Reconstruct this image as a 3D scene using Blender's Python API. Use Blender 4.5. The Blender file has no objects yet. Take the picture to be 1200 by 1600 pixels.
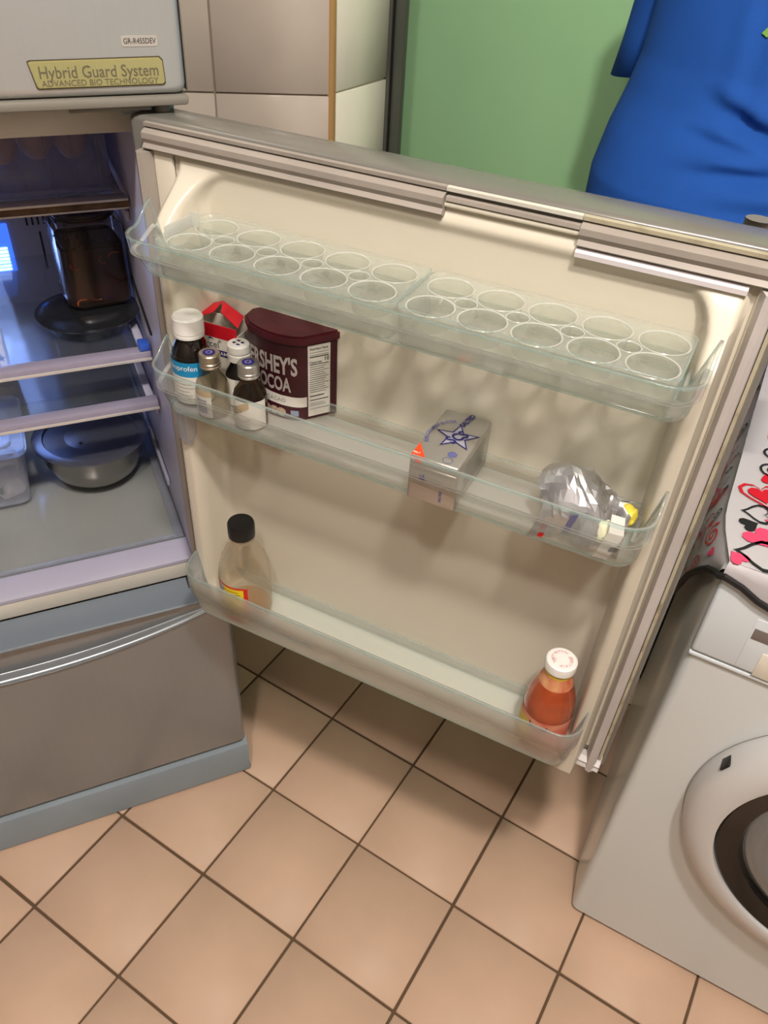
import bpy, bmesh, math, random
from mathutils import Vector, Matrix, noise
PI = math.pi
R = math.radians
random.seed(7)
SC = bpy.context.scene
COL = SC.collection

# ------------------------------------------------------------------ camera, light, exposure
cam_d = bpy.data.cameras.new('camera')
cam = bpy.data.objects.new('camera', cam_d)
COL.objects.link(cam)
_r = Vector((0.84481613, 0.53250205, 0.05222324))
_d = Vector((0.37565879, -0.52080432, -0.76657898))
_f = Vector((-0.38100679, 0.66723641, -0.64002297))
M = Matrix.Identity(4)
for i in range(3):
    M[i][0], M[i][1], M[i][2] = _r[i], -_d[i], -_f[i]
M[0][3], M[1][3], M[2][3] = 0.76955551, -0.23664691, 1.4173644
cam.matrix_world = M
cam_d.sensor_fit = 'VERTICAL'
cam_d.sensor_height = 24
cam_d.lens = 24 * 1240.25 / 1600
cam_d.clip_start = 0.02
SC.camera = cam

world = bpy.data.worlds.new('world')
SC.world = world
world.use_nodes = True
world.node_tree.nodes['Background'].inputs[0].default_value = (1.0, 0.95, 0.9, 1)
world.node_tree.nodes['Background'].inputs[1].default_value = 0.15

def area(name, loc, size, power, col, target=None, size_y=None):
    l = bpy.data.lights.new(name, 'AREA')
    l.energy = power; l.color = col
    l.shape = 'RECTANGLE' if size_y else 'DISK'
    l.size = size
    if size_y: l.size_y = size_y
    o = bpy.data.objects.new(name, l); COL.objects.link(o)
    o.location = loc
    d = (Vector(target) - Vector(loc)) if target else Vector((0, 0, -1))
    o.rotation_euler = d.to_track_quat('-Z', 'Y').to_euler()
    return o
def bulb(name, loc, radius, power, col):
    l = bpy.data.lights.new(name, 'POINT'); l.energy = power; l.color = col; l.shadow_soft_size = radius
    o = bpy.data.objects.new(name, l); COL.objects.link(o); o.location = loc; return o
bulb('ceiling_lamp_light', (1.02, -0.30, 2.48), 0.06, 103, (1.0, 0.925, 0.85))
bulb('second_lamp_light', (0.79, -0.66, 2.48), 0.06, 50, (1.0, 0.925, 0.85))
area('side_fill_light', (2.26, 1.20, 1.65), 0.7, 7, (1.0, 0.96, 0.90), (0.2, 1.35, 1.2), 0.9)  # added fill to brighten recess and back wall; no window stands there

SC.view_settings.view_transform = 'Standard'
SC.view_settings.look = 'None'
SC.view_settings.exposure = 0.0
SC.view_settings.gamma = 1.0
SC.view_settings.use_curve_mapping = False
SC.cycles.use_denoising = True
SC.cycles.max_bounces = 12
SC.cycles.transparent_max_bounces = 24
SC.cycles.sample_clamp_indirect = 6

# ------------------------------------------------------------------ materials
def lin(c):
    return tuple(((x / 12.92) if x <= 0.04045 else ((x + 0.055) / 1.055) ** 2.4) for x in c)
def srgb(r, g, b):
    return lin((r / 255, g / 255, b / 255))
MATS = {}
def mat(name, col, rough=0.5, metal=0.0, spec=0.5, var=0.0, scale=8.0, bump=0.0, bscale=200.0, stretch=None,
        emit=None, trans=0.0, ior=1.45, rand=0.0, coat=0.0, col2=None, thr=None, world_co=False):
    if name in MATS: return MATS[name]
    m = bpy.data.materials.new(name); m.use_nodes = True
    nt = m.node_tree; N = nt.nodes; L = nt.links
    b = N['Principled BSDF']
    b.inputs['Base Color'].default_value = (*col, 1)
    b.inputs['Roughness'].default_value = rough
    b.inputs['Metallic'].default_value = metal
    b.inputs['Specular IOR Level'].default_value = spec
    b.inputs['IOR'].default_value = ior
    b.inputs['Transmission Weight'].default_value = trans
    b.inputs['Coat Weight'].default_value = coat
    if emit:
        b.inputs['Emission Color'].default_value = (*emit[0], 1)
        b.inputs['Emission Strength'].default_value = emit[1]
    if var or bump or rand or col2:
        tc = N.new('ShaderNodeTexCoord')
        src = tc.outputs['Object']
        if world_co:
            src = N.new('ShaderNodeNewGeometry').outputs['Position']
        if stretch:
            mp = N.new('ShaderNodeMapping'); mp.inputs['Scale'].default_value = stretch
            L.new(src, mp.inputs[0]); src = mp.outputs[0]
    if var or rand or col2:
        nz = N.new('ShaderNodeTexNoise'); nz.inputs['Scale'].default_value = scale; nz.inputs['Detail'].default_value = 5
        L.new(src, nz.inputs['Vector'])
        ramp = N.new('ShaderNodeValToRGB')
        c2 = col2 or tuple(x * (1 - var) for x in col)
        c1 = col if col2 else tuple(min(1, x * (1 + var)) for x in col)
        ramp.color_ramp.elements[0].color = (*c2, 1); ramp.color_ramp.elements[1].color = (*c1, 1)
        t = thr or (0.3, 0.7)
        ramp.color_ramp.elements[0].position = t[0]; ramp.color_ramp.elements[1].position = t[1]
        L.new(nz.outputs['Fac'], ramp.inputs[0])
        out = ramp.outputs[0]
        if rand:
            oi = N.new('ShaderNodeObjectInfo')
            mr = N.new('ShaderNodeMapRange'); mr.inputs[3].default_value = 1 - rand; mr.inputs[4].default_value = 1 + rand
            L.new(oi.outputs['Random'], mr.inputs[0])
            mx = N.new('ShaderNodeVectorMath'); mx.operation = 'SCALE'
            L.new(out, mx.inputs[0]); L.new(mr.outputs[0], mx.inputs['Scale'])
            out = mx.outputs[0]
        L.new(out, b.inputs['Base Color'])
    if bump:
        nb = N.new('ShaderNodeTexNoise'); nb.inputs['Scale'].default_value = bscale; nb.inputs['Detail'].default_value = 3
        L.new(src, nb.inputs['Vector'])
        bp = N.new('ShaderNodeBump'); bp.inputs['Strength'].default_value = bump; bp.inputs['Distance'].default_value = 0.002
        L.new(nb.outputs['Fac'], bp.inputs['Height']); L.new(bp.outputs[0], b.inputs['Normal'])
    MATS[name] = m
    return m

def clear(name, tint, a_diff=0.12, a_frost=0.0, frost_rough=0.25, gloss=0.06, body=(0.85, 0.9, 0.9), edge=0.35):
    """thin clear plastic: mostly see-through, a little milky, glossier and denser at grazing angles"""
    if name in MATS: return MATS[name]
    m = bpy.data.materials.new(name); m.use_nodes = True
    nt = m.node_tree; N = nt.nodes; L = nt.links
    for n in list(N):
        if n.type != 'OUTPUT_MATERIAL': N.remove(n)
    out = [n for n in N if n.type == 'OUTPUT_MATERIAL'][0]
    tr = N.new('ShaderNodeBsdfTransparent'); tr.inputs[0].default_value = (*tint, 1)
    df = N.new('ShaderNodeBsdfDiffuse'); df.inputs[0].default_value = (*body, 1)
    tl = N.new('ShaderNodeBsdfTranslucent'); tl.inputs[0].default_value = (*body, 1)
    mil = N.new('ShaderNodeMixShader'); mil.inputs[0].default_value = 0.5
    L.new(df.outputs[0], mil.inputs[1]); L.new(tl.outputs[0], mil.inputs[2])
    lw = N.new('ShaderNodeLayerWeight'); lw.inputs['Blend'].default_value = 0.35
    mr = N.new('ShaderNodeMapRange'); mr.inputs[3].default_value = a_diff; mr.inputs[4].default_value = min(1, a_diff + edge)
    L.new(lw.outputs['Facing'], mr.inputs[0])
    base = tr
    if a_frost:
        rf = N.new('ShaderNodeBsdfRefraction'); rf.inputs['IOR'].default_value = 1.35; rf.inputs['Roughness'].default_value = frost_rough
        rf.inputs[0].default_value = (*tint, 1)
        mf = N.new('ShaderNodeMixShader'); mf.inputs[0].default_value = a_frost
        L.new(tr.outputs[0], mf.inputs[1]); L.new(rf.outputs[0], mf.inputs[2]); base = mf
    m1 = N.new('ShaderNodeMixShader'); L.new(mr.outputs[0], m1.inputs[0])
    L.new(base.outputs[0], m1.inputs[1]); L.new(mil.outputs[0], m1.inputs[2])
    gl = N.new('ShaderNodeBsdfGlossy'); gl.inputs['Roughness'].default_value = 0.12
    l2 = N.new('ShaderNodeLayerWeight'); l2.inputs['Blend'].default_value = 0.5
    pw = N.new('ShaderNodeMath'); pw.operation = 'POWER'; pw.inputs[1].default_value = 4.0
    L.new(l2.outputs['Facing'], pw.inputs[0])
    mu = N.new('ShaderNodeMath'); mu.operation = 'MULTIPLY_ADD'; mu.inputs[1].default_value = 0.55; mu.inputs[2].default_value = gloss * 0.6; mu.use_clamp = True
    L.new(pw.outputs[0], mu.inputs[0])
    m2 = N.new('ShaderNodeMixShader'); L.new(mu.outputs[0], m2.inputs[0])
    L.new(m1.outputs[0], m2.inputs[1]); L.new(gl.outputs[0], m2.inputs[2])
    L.new(m2.outputs[0], out.inputs[0])
    MATS[name] = m
    return m

m_silver = mat('silver_steel', srgb(192, 194, 195), 0.38, 0.55, var=0.012, scale=6, stretch=(60, 1, 1))
m_crisper = mat('brushed_grey_steel', srgb(150, 156, 161), 0.24, 0.6, var=0.015, scale=5, stretch=(40, 1, 1))
m_grey = mat('grey_plastic', srgb(140, 155, 166), 0.35, var=0.05)
m_doorgrey = mat('door_grey_paint', srgb(112, 110, 104), 0.20, var=0.04)
m_side = mat('cabinet_grey', srgb(120, 118, 116), 0.4)
m_cream = mat('cream_liner', srgb(206, 199, 183), 0.32, var=0.02, scale=5)
m_creamfr = mat('cream_frame', srgb(206, 202, 192), 0.4, var=0.06, scale=9)
m_gasket = mat('gasket_vinyl', srgb(150, 142, 134), 0.5, var=0.10, scale=14)
m_gasketw = mat('gasket_pale', srgb(190, 184, 182), 0.45, var=0.08, scale=10)
m_stain = mat('stained_rubber', srgb(176, 168, 146), 0.5, col2=srgb(112, 96, 66), scale=30, thr=(0.25, 0.48))
m_warm = mat('warm_grey_plastic', srgb(122, 118, 110), 0.4)
m_lav = mat('lavender_liner', srgb(174, 172, 192), 0.35, var=0.03)
m_dark = mat('dark_gap', srgb(30, 28, 28), 0.6)
m_black = mat('black_plastic', srgb(20, 20, 21), 0.4)
m_metal = mat('bright_metal', srgb(205, 203, 200), 0.2, 1.0)
m_dmetal = mat('dark_metal', srgb(80, 78, 76), 0.35, 0.9)
m_steel = mat('stainless_steel', srgb(150, 146, 142), 0.22, 1.0, var=0.05, scale=4)
m_steeld = mat('dark_steel', srgb(95, 98, 105), 0.18, 0.9)
m_white = mat('white_plastic', srgb(232, 230, 226), 0.4)
m_trimw = mat('shelf_trim', srgb(214, 210, 208), 0.25, 0.3)
m_rust = mat('dirty_band', srgb(120, 95, 70), 0.7, col2=srgb(60, 42, 28), scale=40)
m_bin = clear('bin_plastic', (0.975, 0.985, 0.98), 0.065, 0.0, 0.25, 0.05, (0.72, 0.76, 0.74), 0.14)
m_bin_frost = clear('bin_frosted_plastic', (0.97, 0.985, 0.98), 0.26, 0.25, 0.25, 0.04, (0.80, 0.82, 0.80), 0.18)
m_binfloor1 = clear('clear_floor_plastic', (0.97, 0.985, 0.98), 0.10, 0.0, 0.25, 0.05, (0.90, 0.92, 0.90), 0.10)
m_binfloor = clear('bin_floor_plastic', (0.96, 0.98, 0.97), 0.30, 0.0, 0.25, 0.05, (0.84, 0.86, 0.84), 0.10)
m_binrim = clear('bin_rim', (0.80, 0.93, 0.92), 0.26, 0.0, 0.2, 0.10, (0.58, 0.74, 0.73), 0.3)
m_binledge = clear('bin_ledge', (0.95, 0.97, 0.96), 0.30, 0.0, 0.2, 0.12, (0.85, 0.88, 0.86), 0.3)
m_tray = clear('tray_plastic', (0.975, 0.985, 0.975), 0.085, 0.0, 0.2, 0.06, (0.88, 0.90, 0.84), 0.20)
m_cuprim = clear('cup_rim_plastic', (0.9, 0.92, 0.9), 0.45, 0.0, 0.15, 0.12, (0.92, 0.93, 0.90), 0.3)
m_glass = clear('shelf_glass', (0.93, 0.95, 0.96), 0.03, 0.0, 0.1, 0.05, (0.7, 0.75, 0.75), 0.05)
m_drawer = clear('drawer_plastic', (0.88, 0.88, 0.94), 0.13, 0.1, 0.2, 0.04, (0.55, 0.55, 0.65), 0.15)
m_box = clear('box_plastic', (0.93, 0.95, 1.0), 0.12, 0.1, 0.2, 0.08, (0.8, 0.82, 0.9), 0.4)
m_bottleglass = clear('bottle_glass', (0.84, 0.81, 0.72), 0.02, 0.0, 0.1, 0.08, (0.22, 0.19, 0.12), 0.30)
m_tile = mat('floor_tile_ceramic', srgb(208, 176, 152), 0.48, spec=.3, var=0.045, scale=11, rand=0.025, world_co=True)
m_grout = mat('floor_grout', srgb(96, 76, 56), 0.85)
m_wtile = mat('wall_tile_ceramic', srgb(204, 192, 180), 0.14, var=0.05, scale=7, rand=0.015, world_co=True)
m_wtile2 = mat('pale_lit_wall_tile', srgb(248, 244, 228), 0.12, var=0.04, scale=6)  # pale cream recess tile, colour raised further in place of light falling there
m_wgrout = mat('wall_grout', srgb(160, 146, 130), 0.8)
m_wgroutl = mat('pale_grout', srgb(245, 242, 230), 0.8)
m_bead = mat('tan_corner_bead', srgb(190, 150, 98), 0.5)
m_green = mat('green_paint', srgb(158, 206, 156), 0.5, var=0.02)
m_frame = mat('door_frame_metal', srgb(96, 100, 92), 0.35, 0.5)
m_plaster = mat('plaster', srgb(128, 120, 112), 0.8)
m_wash = mat('washer_enamel', srgb(215, 221, 222), 0.18)
m_washp = mat('washer_panel', srgb(218, 226, 232), 0.35)
m_ring = mat('washer_ring', srgb(208, 208, 208), 0.35)
m_porthole = mat('porthole_black', srgb(14, 13, 13), 0.12)
m_bowl = mat('porthole_bowl', srgb(120, 126, 128), 0.08, 0.3, coat=0.6)
m_red = mat('red_print', srgb(205, 20, 35), 0.45)
m_navy = mat('navy_print', srgb(28, 26, 96), 0.5)
m_ink = mat('black_print', srgb(30, 26, 26), 0.6)
m_pink = mat('pink_print', srgb(226, 70, 110), 0.6)
m_skin = mat('skin', srgb(150, 104, 78), 0.5)

# ------------------------------------------------------------------ mesh builder
class MB:
    def __init__(s): s.bm = bmesh.new(); s.mi = 0
    def _tag(s, faces):
        for f in faces: f.material_index = s.mi
    def face(s, pts):
        f = s.bm.faces.new([s.bm.verts.new(p) for p in pts]); f.material_index = s.mi; return f
    def box(s, lo, hi, bev=0.0, seg=2, mtx=None):
        lo, hi = Vector(lo), Vector(hi)
        r = bmesh.ops.create_cube(s.bm, size=1)
        vs = r['verts']; c = (lo + hi) / 2; d = hi - lo
        for v in vs: v.co = Vector((c.x + v.co.x * d.x, c.y + v.co.y * d.y, c.z + v.co.z * d.z))
        fs = set(f for v in vs for f in v.link_faces); s._tag(fs)
        if bev:
            es = list(set(e for v in vs for e in v.link_edges))
            q = bmesh.ops.bevel(s.bm, geom=es, offset=min(bev, min(d) * 0.49), segments=seg, affect='EDGES', profile=0.5)
            s._tag(q['faces']); vs = list(set(v for f in q['faces'] for v in f.verts) | set(v for v in vs if v.is_valid))
        if mtx:
            for v in vs: v.co = mtx @ v.co
        return s
    def rings(s, rings, closed=True, cap0=False, cap1=False, flip=False):
        vr = [[s.bm.verts.new(p) for p in r] for r in rings]
        n = len(vr[0])
        for a, b in zip(vr, vr[1:]):
            for i in range(n if closed else n - 1):
                j = (i + 1) % n
                q = [a[i], a[j], b[j], b[i]]
                if flip: q.reverse()
                f = s.bm.faces.new(q); f.material_index = s.mi
        if cap0:
            f = s.bm.faces.new(vr[0] if flip else vr[0][::-1]); f.material_index = s.mi
        if cap1:
            f = s.bm.faces.new(vr[-1][::-1] if flip else vr[-1]); f.material_index = s.mi
        return s
    def lathe(s, prof, seg=32, c=(0, 0, 0), sx=1, sy=1, axis='z', cap0=True, cap1=True):
        R_ = []
        for r, z in prof:
            ring = []
            for i in range(seg):
                a = 2 * PI * i / seg
                x, y = r * math.cos(a) * sx, r * math.sin(a) * sy
                if axis == 'z': p = (c[0] + x, c[1] + y, c[2] + z)
                elif axis == '-y': p = (c[0] + x, c[1] - z, c[2] + y)
                ring.append(p)
            R_.append(ring)
        return s.rings(R_, True, cap0 and prof[0][0] > 1e-6, cap1 and prof[-1][0] > 1e-6)
    def tube(s, pts, r, seg=8, caps=True):
        pts = [Vector(p) for p in pts]; R_ = []
        up = None
        for i, p in enumerate(pts):
            t = (pts[min(i + 1, len(pts) - 1)] - pts[max(i - 1, 0)]).normalized()
            if up is None:
                up = Vector((0, 0, 1)) if abs(t.z) < 0.9 else Vector((1, 0, 0))
            x = t.cross(up).normalized(); up = x.cross(t).normalized()
            rr = r[i] if isinstance(r, (list, tuple)) else r
            R_.append([p + (x * math.cos(2 * PI * k / seg) + up * math.sin(2 * PI * k / seg)) * rr for k in range(seg)])
        return s.rings(R_, True, caps, caps, flip=True)
    def prism(s, poly, z0, z1, bev=0.0, mtx=None):
        b = bmesh.new()
        lo = [b.verts.new((x, y, z0)) for x, y in poly]; hi = [b.verts.new((x, y, z1)) for x, y in poly]
        n = len(poly)
        b.faces.new(lo[::-1]); b.faces.new(hi)
        for i in range(n): b.faces.new([lo[i], lo[(i + 1) % n], hi[(i + 1) % n], hi[i]])
        bmesh.ops.recalc_face_normals(b, faces=b.faces)
        if bev:
            es = [e for e in b.edges if abs(e.verts[0].co.z - e.verts[1].co.z) < 1e-6]
            bmesh.ops.bevel(b, geom=es, offset=bev, segments=2, affect='EDGES')
        s.add(b, mtx); b.free(); return s
    def add(s, b, mtx=None):
        mp = {v: s.bm.verts.new(mtx @ v.co if mtx else v.co) for v in b.verts}
        for f in b.faces:
            try:
                g = s.bm.faces.new([mp[v] for v in f.verts]); g.material_index = s.mi
            except ValueError: pass
        return s
    def grid(s, fn, nu, nv):
        vs = [[s.bm.verts.new(fn(i / nu, j / nv)) for j in range(nv + 1)] for i in range(nu + 1)]
        for i in range(nu):
            for j in range(nv):
                f = s.bm.faces.new([vs[i][j], vs[i + 1][j], vs[i + 1][j + 1], vs[i][j + 1]]); f.material_index = s.mi
        return s
    def mesh2d(s, data, fn):
        vs, fs = data
        nv = [s.bm.verts.new(fn(x, y, z)) for x, y, z in vs]
        for f in fs:
            try:
                g = s.bm.faces.new([nv[i] for i in f]); g.material_index = s.mi
            except ValueError: pass
        return s
    def build(s, name, mats, parent=None, smooth=True, angle=35, recalc=True):
        bm = s.bm
        if recalc: bmesh.ops.recalc_face_normals(bm, faces=bm.faces)
        me = bpy.data.meshes.new(name)
        bm.to_mesh(me); bm.free()
        for m in (mats if isinstance(mats, (list, tuple)) else [mats]): me.materials.append(m)
        if smooth:
            for p in me.polygons: p.use_smooth = True
            try: me.set_sharp_from_angle(angle=R(angle))
            except Exception: pass
        o = bpy.data.objects.new(name, me); COL.objects.link(o)
        if parent is not None: o.parent = parent
        return o

def tag(o, label=None, cat=None, group=None, kind=None):
    if label: o['label'] = label
    if cat: o['category'] = cat
    if group: o['group'] = group
    if kind: o['kind'] = kind
    return o
def empty(name, loc, rz, label, cat, group=None):
    o = bpy.data.objects.new(name, None); COL.objects.link(o)
    o.location = loc; o.rotation_euler = (0, 0, rz); o.empty_display_size = 0.05
    return tag(o, label, cat, group)
def copy_tree(o, parent=None):
    c = o.copy(); COL.objects.link(c); c.parent = parent
    for ch in [x for x in bpy.data.objects if x.parent == o]: copy_tree(ch, c)
    return c

_tc = {}
def text2d(txt, size=1.0, align='CENTER', sx=1.0, extr=0.0, space=1.0, bold=0.0):
    k = (txt, align, space, bold)
    if k not in _tc:
        cu = bpy.data.curves.new('t', 'FONT'); cu.body = txt; cu.align_x = align; cu.align_y = 'CENTER'
        cu.resolution_u = 3; cu.space_character = space; cu.offset = bold
        ob = bpy.data.objects.new('t', cu)
        me = bpy.data.meshes.new_from_object(ob)
        _tc[k] = ([tuple(v.co) for v in me.vertices], [tuple(p.vertices) for p in me.polygons])
        bpy.data.objects.remove(ob); bpy.data.meshes.remove(me); bpy.data.curves.remove(cu)
    vs, fs = _tc[k]
    return [(x * size * sx, y * size, 0) for x, y, z in vs], fs
def shape2d(loops, depth=0.0):
    cu = bpy.data.curves.new('s', 'CURVE'); cu.dimensions = '2D'; cu.fill_mode = 'BOTH'; cu.extrude = depth / 2
    for lp in loops:
        sp = cu.splines.new('POLY'); sp.points.add(len(lp) - 1)
        for p, (x, y) in zip(sp.points, lp): p.co = (x, y, 0, 1)
        sp.use_cyclic_u = True
    ob = bpy.data.objects.new('s', cu)
    me = bpy.data.meshes.new_from_object(ob)
    r = ([tuple(v.co) for v in me.vertices], [tuple(p.vertices) for p in me.polygons])
    bpy.data.objects.remove(ob); bpy.data.meshes.remove(me); bpy.data.curves.remove(cu)
    return r
def circle2d(cx, cy, r, n=28): return [(cx + r * math.cos(2 * PI * i / n), cy + r * math.sin(2 * PI * i / n)) for i in range(n)]
def rrect(x0, y0, x1, y1, r, n=5):
    P = []
    for cx, cy, a in ((x1 - r, y0 + r, -90), (x1 - r, y1 - r, 0), (x0 + r, y1 - r, 90), (x0 + r, y0 + r, 180)):
        for i in range(n + 1):
            t = R(a + 90 * i / n); P.append((cx + r * math.cos(t), cy + r * math.sin(t)))
    return P
def sm(a, b, x):
    t = max(0.0, min(1.0, (x - a) / (b - a))); return t * t * (3 - 2 * t)

# ------------------------------------------------------------------ frames of reference
FO = Vector((0.1323, 0.4104, 0)); FA = R(55.37)
FM = Matrix.Translation(FO) @ Matrix.Rotation(FA, 4, 'Z')
def fw(x, y, z): return FM @ Vector((x, y, z))
DA = R(5.4)
HP = fw(-0.02, 0.02, 0)
DM = Matrix.Translation(HP) @ Matrix.Rotation(DA, 4, 'Z')
def dw(s, n, z): return DM @ Vector((s, -n, z))
WO = Vector((0.775, 0.505, 0)); WA = R(3)
WM = Matrix.Translation(WO) @ Matrix.Rotation(WA, 4, 'Z')

# ------------------------------------------------------------------ the room
ROOMX = (-2.5, 2.3); ROOMY = (-1.7, 1.62)
f = MB(); f.box((ROOMX[0], ROOMY[0], -0.05), (ROOMX[1], ROOMY[1], -0.003))
floor = tag(f.build('floor', m_grout, smooth=False), kind='structure')
T = 0.2; g = 0.0023
tb = MB(); tb.box((g, g, -0.006), (T - g, T - g, 0.0), 0.0012, 1)
proto = tb.build('floor_tile', m_tile, floor, angle=60)
rest = MB()
first = True
for i in range(-12, 11):
    for j in range(-8, 8):
        x0, y0 = i * T, j * T
        dx, dy = random.uniform(-.0006, .0006), random.uniform(-.0006, .0006)
        near = -1.0 < x0 < 1.9 and -0.75 < y0 < 1.45
        if near:
            o = proto if first else proto.copy()
            if not first: COL.objects.link(o); o.parent = floor
            first = False
            o.location = (x0 + dx, y0 + dy, random.uniform(-.0004, .0002))
        else:
            rest.box((x0 + g, y0 + g, -0.006), (x0 + T - g, y0 + T - g, 0.0))
tag(rest.build('outer_floor_tiles', m_tile, floor, smooth=False), kind='stuff')

WC = Vector((-0.2024, 1.1513, 0)); WDIR = Vector((math.cos(R(-140.3)), math.sin(R(-140.3)), 0))
WL = Matrix.Translation(WC) @ Matrix.Rotation(R(-140.3 + 180), 4, 'Z')   # local +x points to the corner, -y into the room
H = 2.62
w = MB(); w.box((-2.7, 0.0, 0), (0.0, 0.08, H))
wl = tag(w.build('wall_left', m_wgrout, smooth=False), kind='structure'); wl.matrix_world = WL
tw, th = 0.217, 0.262
t = MB(); t.box((0.0015, -0.006, 0.0015), (tw - .0015, 0.002, th - .0015), 0.0012, 1)
tp = t.build('wall_tile', m_wtile, wl, angle=60); first = True
for i in range(1, 8):
    for k in range(0, 10):
        o = tp if first else tp.copy()
        if not first: COL.objects.link(o); o.parent = wl
        first = False
        o.location = (-i * tw - 0.004, 0, 1.048 + (k - 4) * th)
        if 1.048 + (k - 4) * th + th > H: o.location.z = 1.048 + (k - 4) * th
w = MB(); w.box((WC.x - 0.10, WC.y + 0.004, 0), (WC.x - 0.004, WC.y + 0.21, H))
wr = tag(w.build('wall_recess', m_wgroutl, smooth=False), kind='structure')
for k in range(10):
    z0 = 1.05 + (k - 4) * th
    t = MB(); t.box((-.004, 0.0, z0 + .002), (0.0018, 0.192, z0 + th - .002), 0.001, 1)
    o = t.build('recess_tile', m_wtile2, wr, angle=60); o.location = (WC.x, WC.y + 0.004, 0)
b = MB(); b.box((-0.006, -0.008, 0), (0.007, 0.006, H), 0.003); b = tag(b.build('trim_1', m_bead), kind='structure'); b.location = WC
b = MB()
b.box((-0.09, 0.196, 0), (0.010, 0.203, H), 0.001)
b.box((-0.09, 0.2035, 0), (0.036, 0.217, H), 0.002)
b = tag(b.build('trim_2', [m_frame]), kind='structure'); b.location = WC
b = MB(); b.box((0.0102, 0.1945, 0), (0.0125, 0.2028, H)); b.build('black_edge_strip', m_dark, bpy.data.objects['trim_2'], smooth=False)  # thin black strip along the left edge of the frame
w = MB(); w.box((-0.32, 1.60, 0), (ROOMX[1], 1.70, H)); tag(w.build('wall_back', m_green, smooth=False), kind='structure')
w = MB(); w.box((ROOMX[1], ROOMY[0], 0), (ROOMX[1] + .1, 1.7, H)); tag(w.build('wall_right', m_plaster, smooth=False), kind='structure')
w = MB(); w.box((ROOMX[0], ROOMY[0] - .1, 0), (ROOMX[1] + .1, ROOMY[0], H)); tag(w.build('wall_front', m_plaster, smooth=False), kind='structure')
w = MB(); w.box((ROOMX[0] - .1, ROOMY[0] - .1, 0), (ROOMX[0], 1.7, H)); tag(w.build('wall_side', m_plaster, smooth=False), kind='structure')
w = MB(); w.box((ROOMX[0] - .1, ROOMY[0] - .1, H), (ROOMX[1] + .1, 1.7, H + .1)); tag(w.build('ceiling', m_plaster, smooth=False), kind='structure')

# ------------------------------------------------------------------ refrigerator
FR = empty('refrigerator', FO, FA, 'silver three-door refrigerator with its middle door swung wide open', 'refrigerator')
W = 0.66
def fbox(name, lo, hi, m, bev=0.0, parent=None, seg=2):
    b = MB(); b.box(lo, hi, bev, seg); return b.build(name, m, parent or FR)
fbox('side_panel', (-.018, .058, .03), (0, .63, 1.75), m_side, .003)
fbox('side_panel', (-W, .058, .03), (-W + .018, .63, 1.75), m_side, .003)
fbox('back_panel', (-W, .6305, .03), (0, .65, 1.75), m_side, .003)
fbox('top_panel', (-W + .0185, .058, 1.73), (-.0185, .63, 1.75), m_side, .003)
# inner liner walls with shelf rails
b = MB(); b.box((-.0465, .057, .50), (-.0185, .59, 1.205), .003)
iw = b.build('inner_wall', m_lav, FR)
for z in (1.040, .826, .742, .60):
    r = MB(); r.box((-.0525, .19, z - .014), (-.047, .585, z), .002); r.build('shelf_rail', m_lav, iw)
r = MB(); r.tube([(-.0475, .145, .885), (-.0475, .275, .915)], .0022, 6); r.build('groove', m_dark, iw)
b = MB(); b.box((-W + .0185, .057, .50), (-W + .0465, .59, 1.205), .003); b.build('inner_wall', m_lav, FR)
b = MB(); b.box((-W + .0185, .5905, .50), (-.0185, .63, 1.205), .002)
bw = b.build('inner_back', m_lav, FR)
# back duct cover with vents and lit louvre
d = MB(); d.box((-.40, .572, .60), (-.115, .5903, 1.03), .008); d.build('duct_cover', m_lav, bw)
for k in range(7):
    s = MB(); s.box((-.118 - k * .009 - .003, .5705, .897), (-.118 - k * .009, .5725, .912)); s.build('vent_slot', m_dark, bw)
s = MB(); s.box((-.158, .5705, .82), (-.155, .5725, .885)); s.build('vent_slot', m_dark, bw)
m_led = mat('blue_lamp', srgb(90, 140, 255), 0.3, emit=(srgb(60, 110, 235), 1.2))
m_led2 = mat('white_lamp', srgb(200, 220, 255), 0.3, emit=(srgb(170, 205, 255), 3.0))
s = MB(); s.box((-.345, .567, .822), (-.205, .5715, .905), .004)
lp = s.build('lamp_cover', m_led, FR)
for k in range(7):
    s = MB(); s.box((-.335, .5645, .826 + k * .006), (-.213, .5668, .8295 + k * .006)); s.build('lamp_louvre', m_led2, lp)
pl = bpy.data.lights.new('fridge_lamp', 'AREA'); pl.energy = 0.30; pl.color = (0.30, 0.45, 1.0); pl.size = 0.12
po = bpy.data.objects.new('fridge_lamp', pl); COL.objects.link(po); po.parent = FR; po.location = (-.30, .555, .865); po.rotation_euler = (R(-75), 0, 0)
# cross members
fbox('crossbar', (-W + .019, .056, 1.169), (-.019, .60, 1.204), m_creamfr, .003)
fbox('crossbar_cap', (-.055, .045, 1.1885), (-.001, .0555, 1.2035), m_grey, .002)
b = MB()
b.box((-W + .0188, .054, .505), (-.0188, .62, .5365), .003)
dv = b.build('divider', m_creamfr, FR)
b = MB()
b.rings([[(x, y, z) for y, z in ((.053, .5368), (.053, .5425), (.062, .5475), (.090, .5515), (.095, .5515), (.095, .5368))] for x in (-W + .047, -.047)], True, True, True)
b.build('front_lip', m_lav, dv, angle=25)
b = MB(); b.box((-W + .05, .0955, .545), (-.0500, .585, .5535), .002); b.build('glass_cover', m_glass, dv)
b = MB(); b.box((-W + .049, .0955, .5368), (-.0490, .588, .5445), .001); b.build('cover_base', mat('cover_base', srgb(168, 164, 158), 0.5, var=.06), dv)
for lo, hi in (((-.062, .096, .5536), (-.049, .585, .556)), ((-W + .05, .096, .5536), (-.0625, .105, .556))):
    b = MB(); b.box(lo, hi, .001); b.build('cover_rim', m_box, dv)
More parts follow.
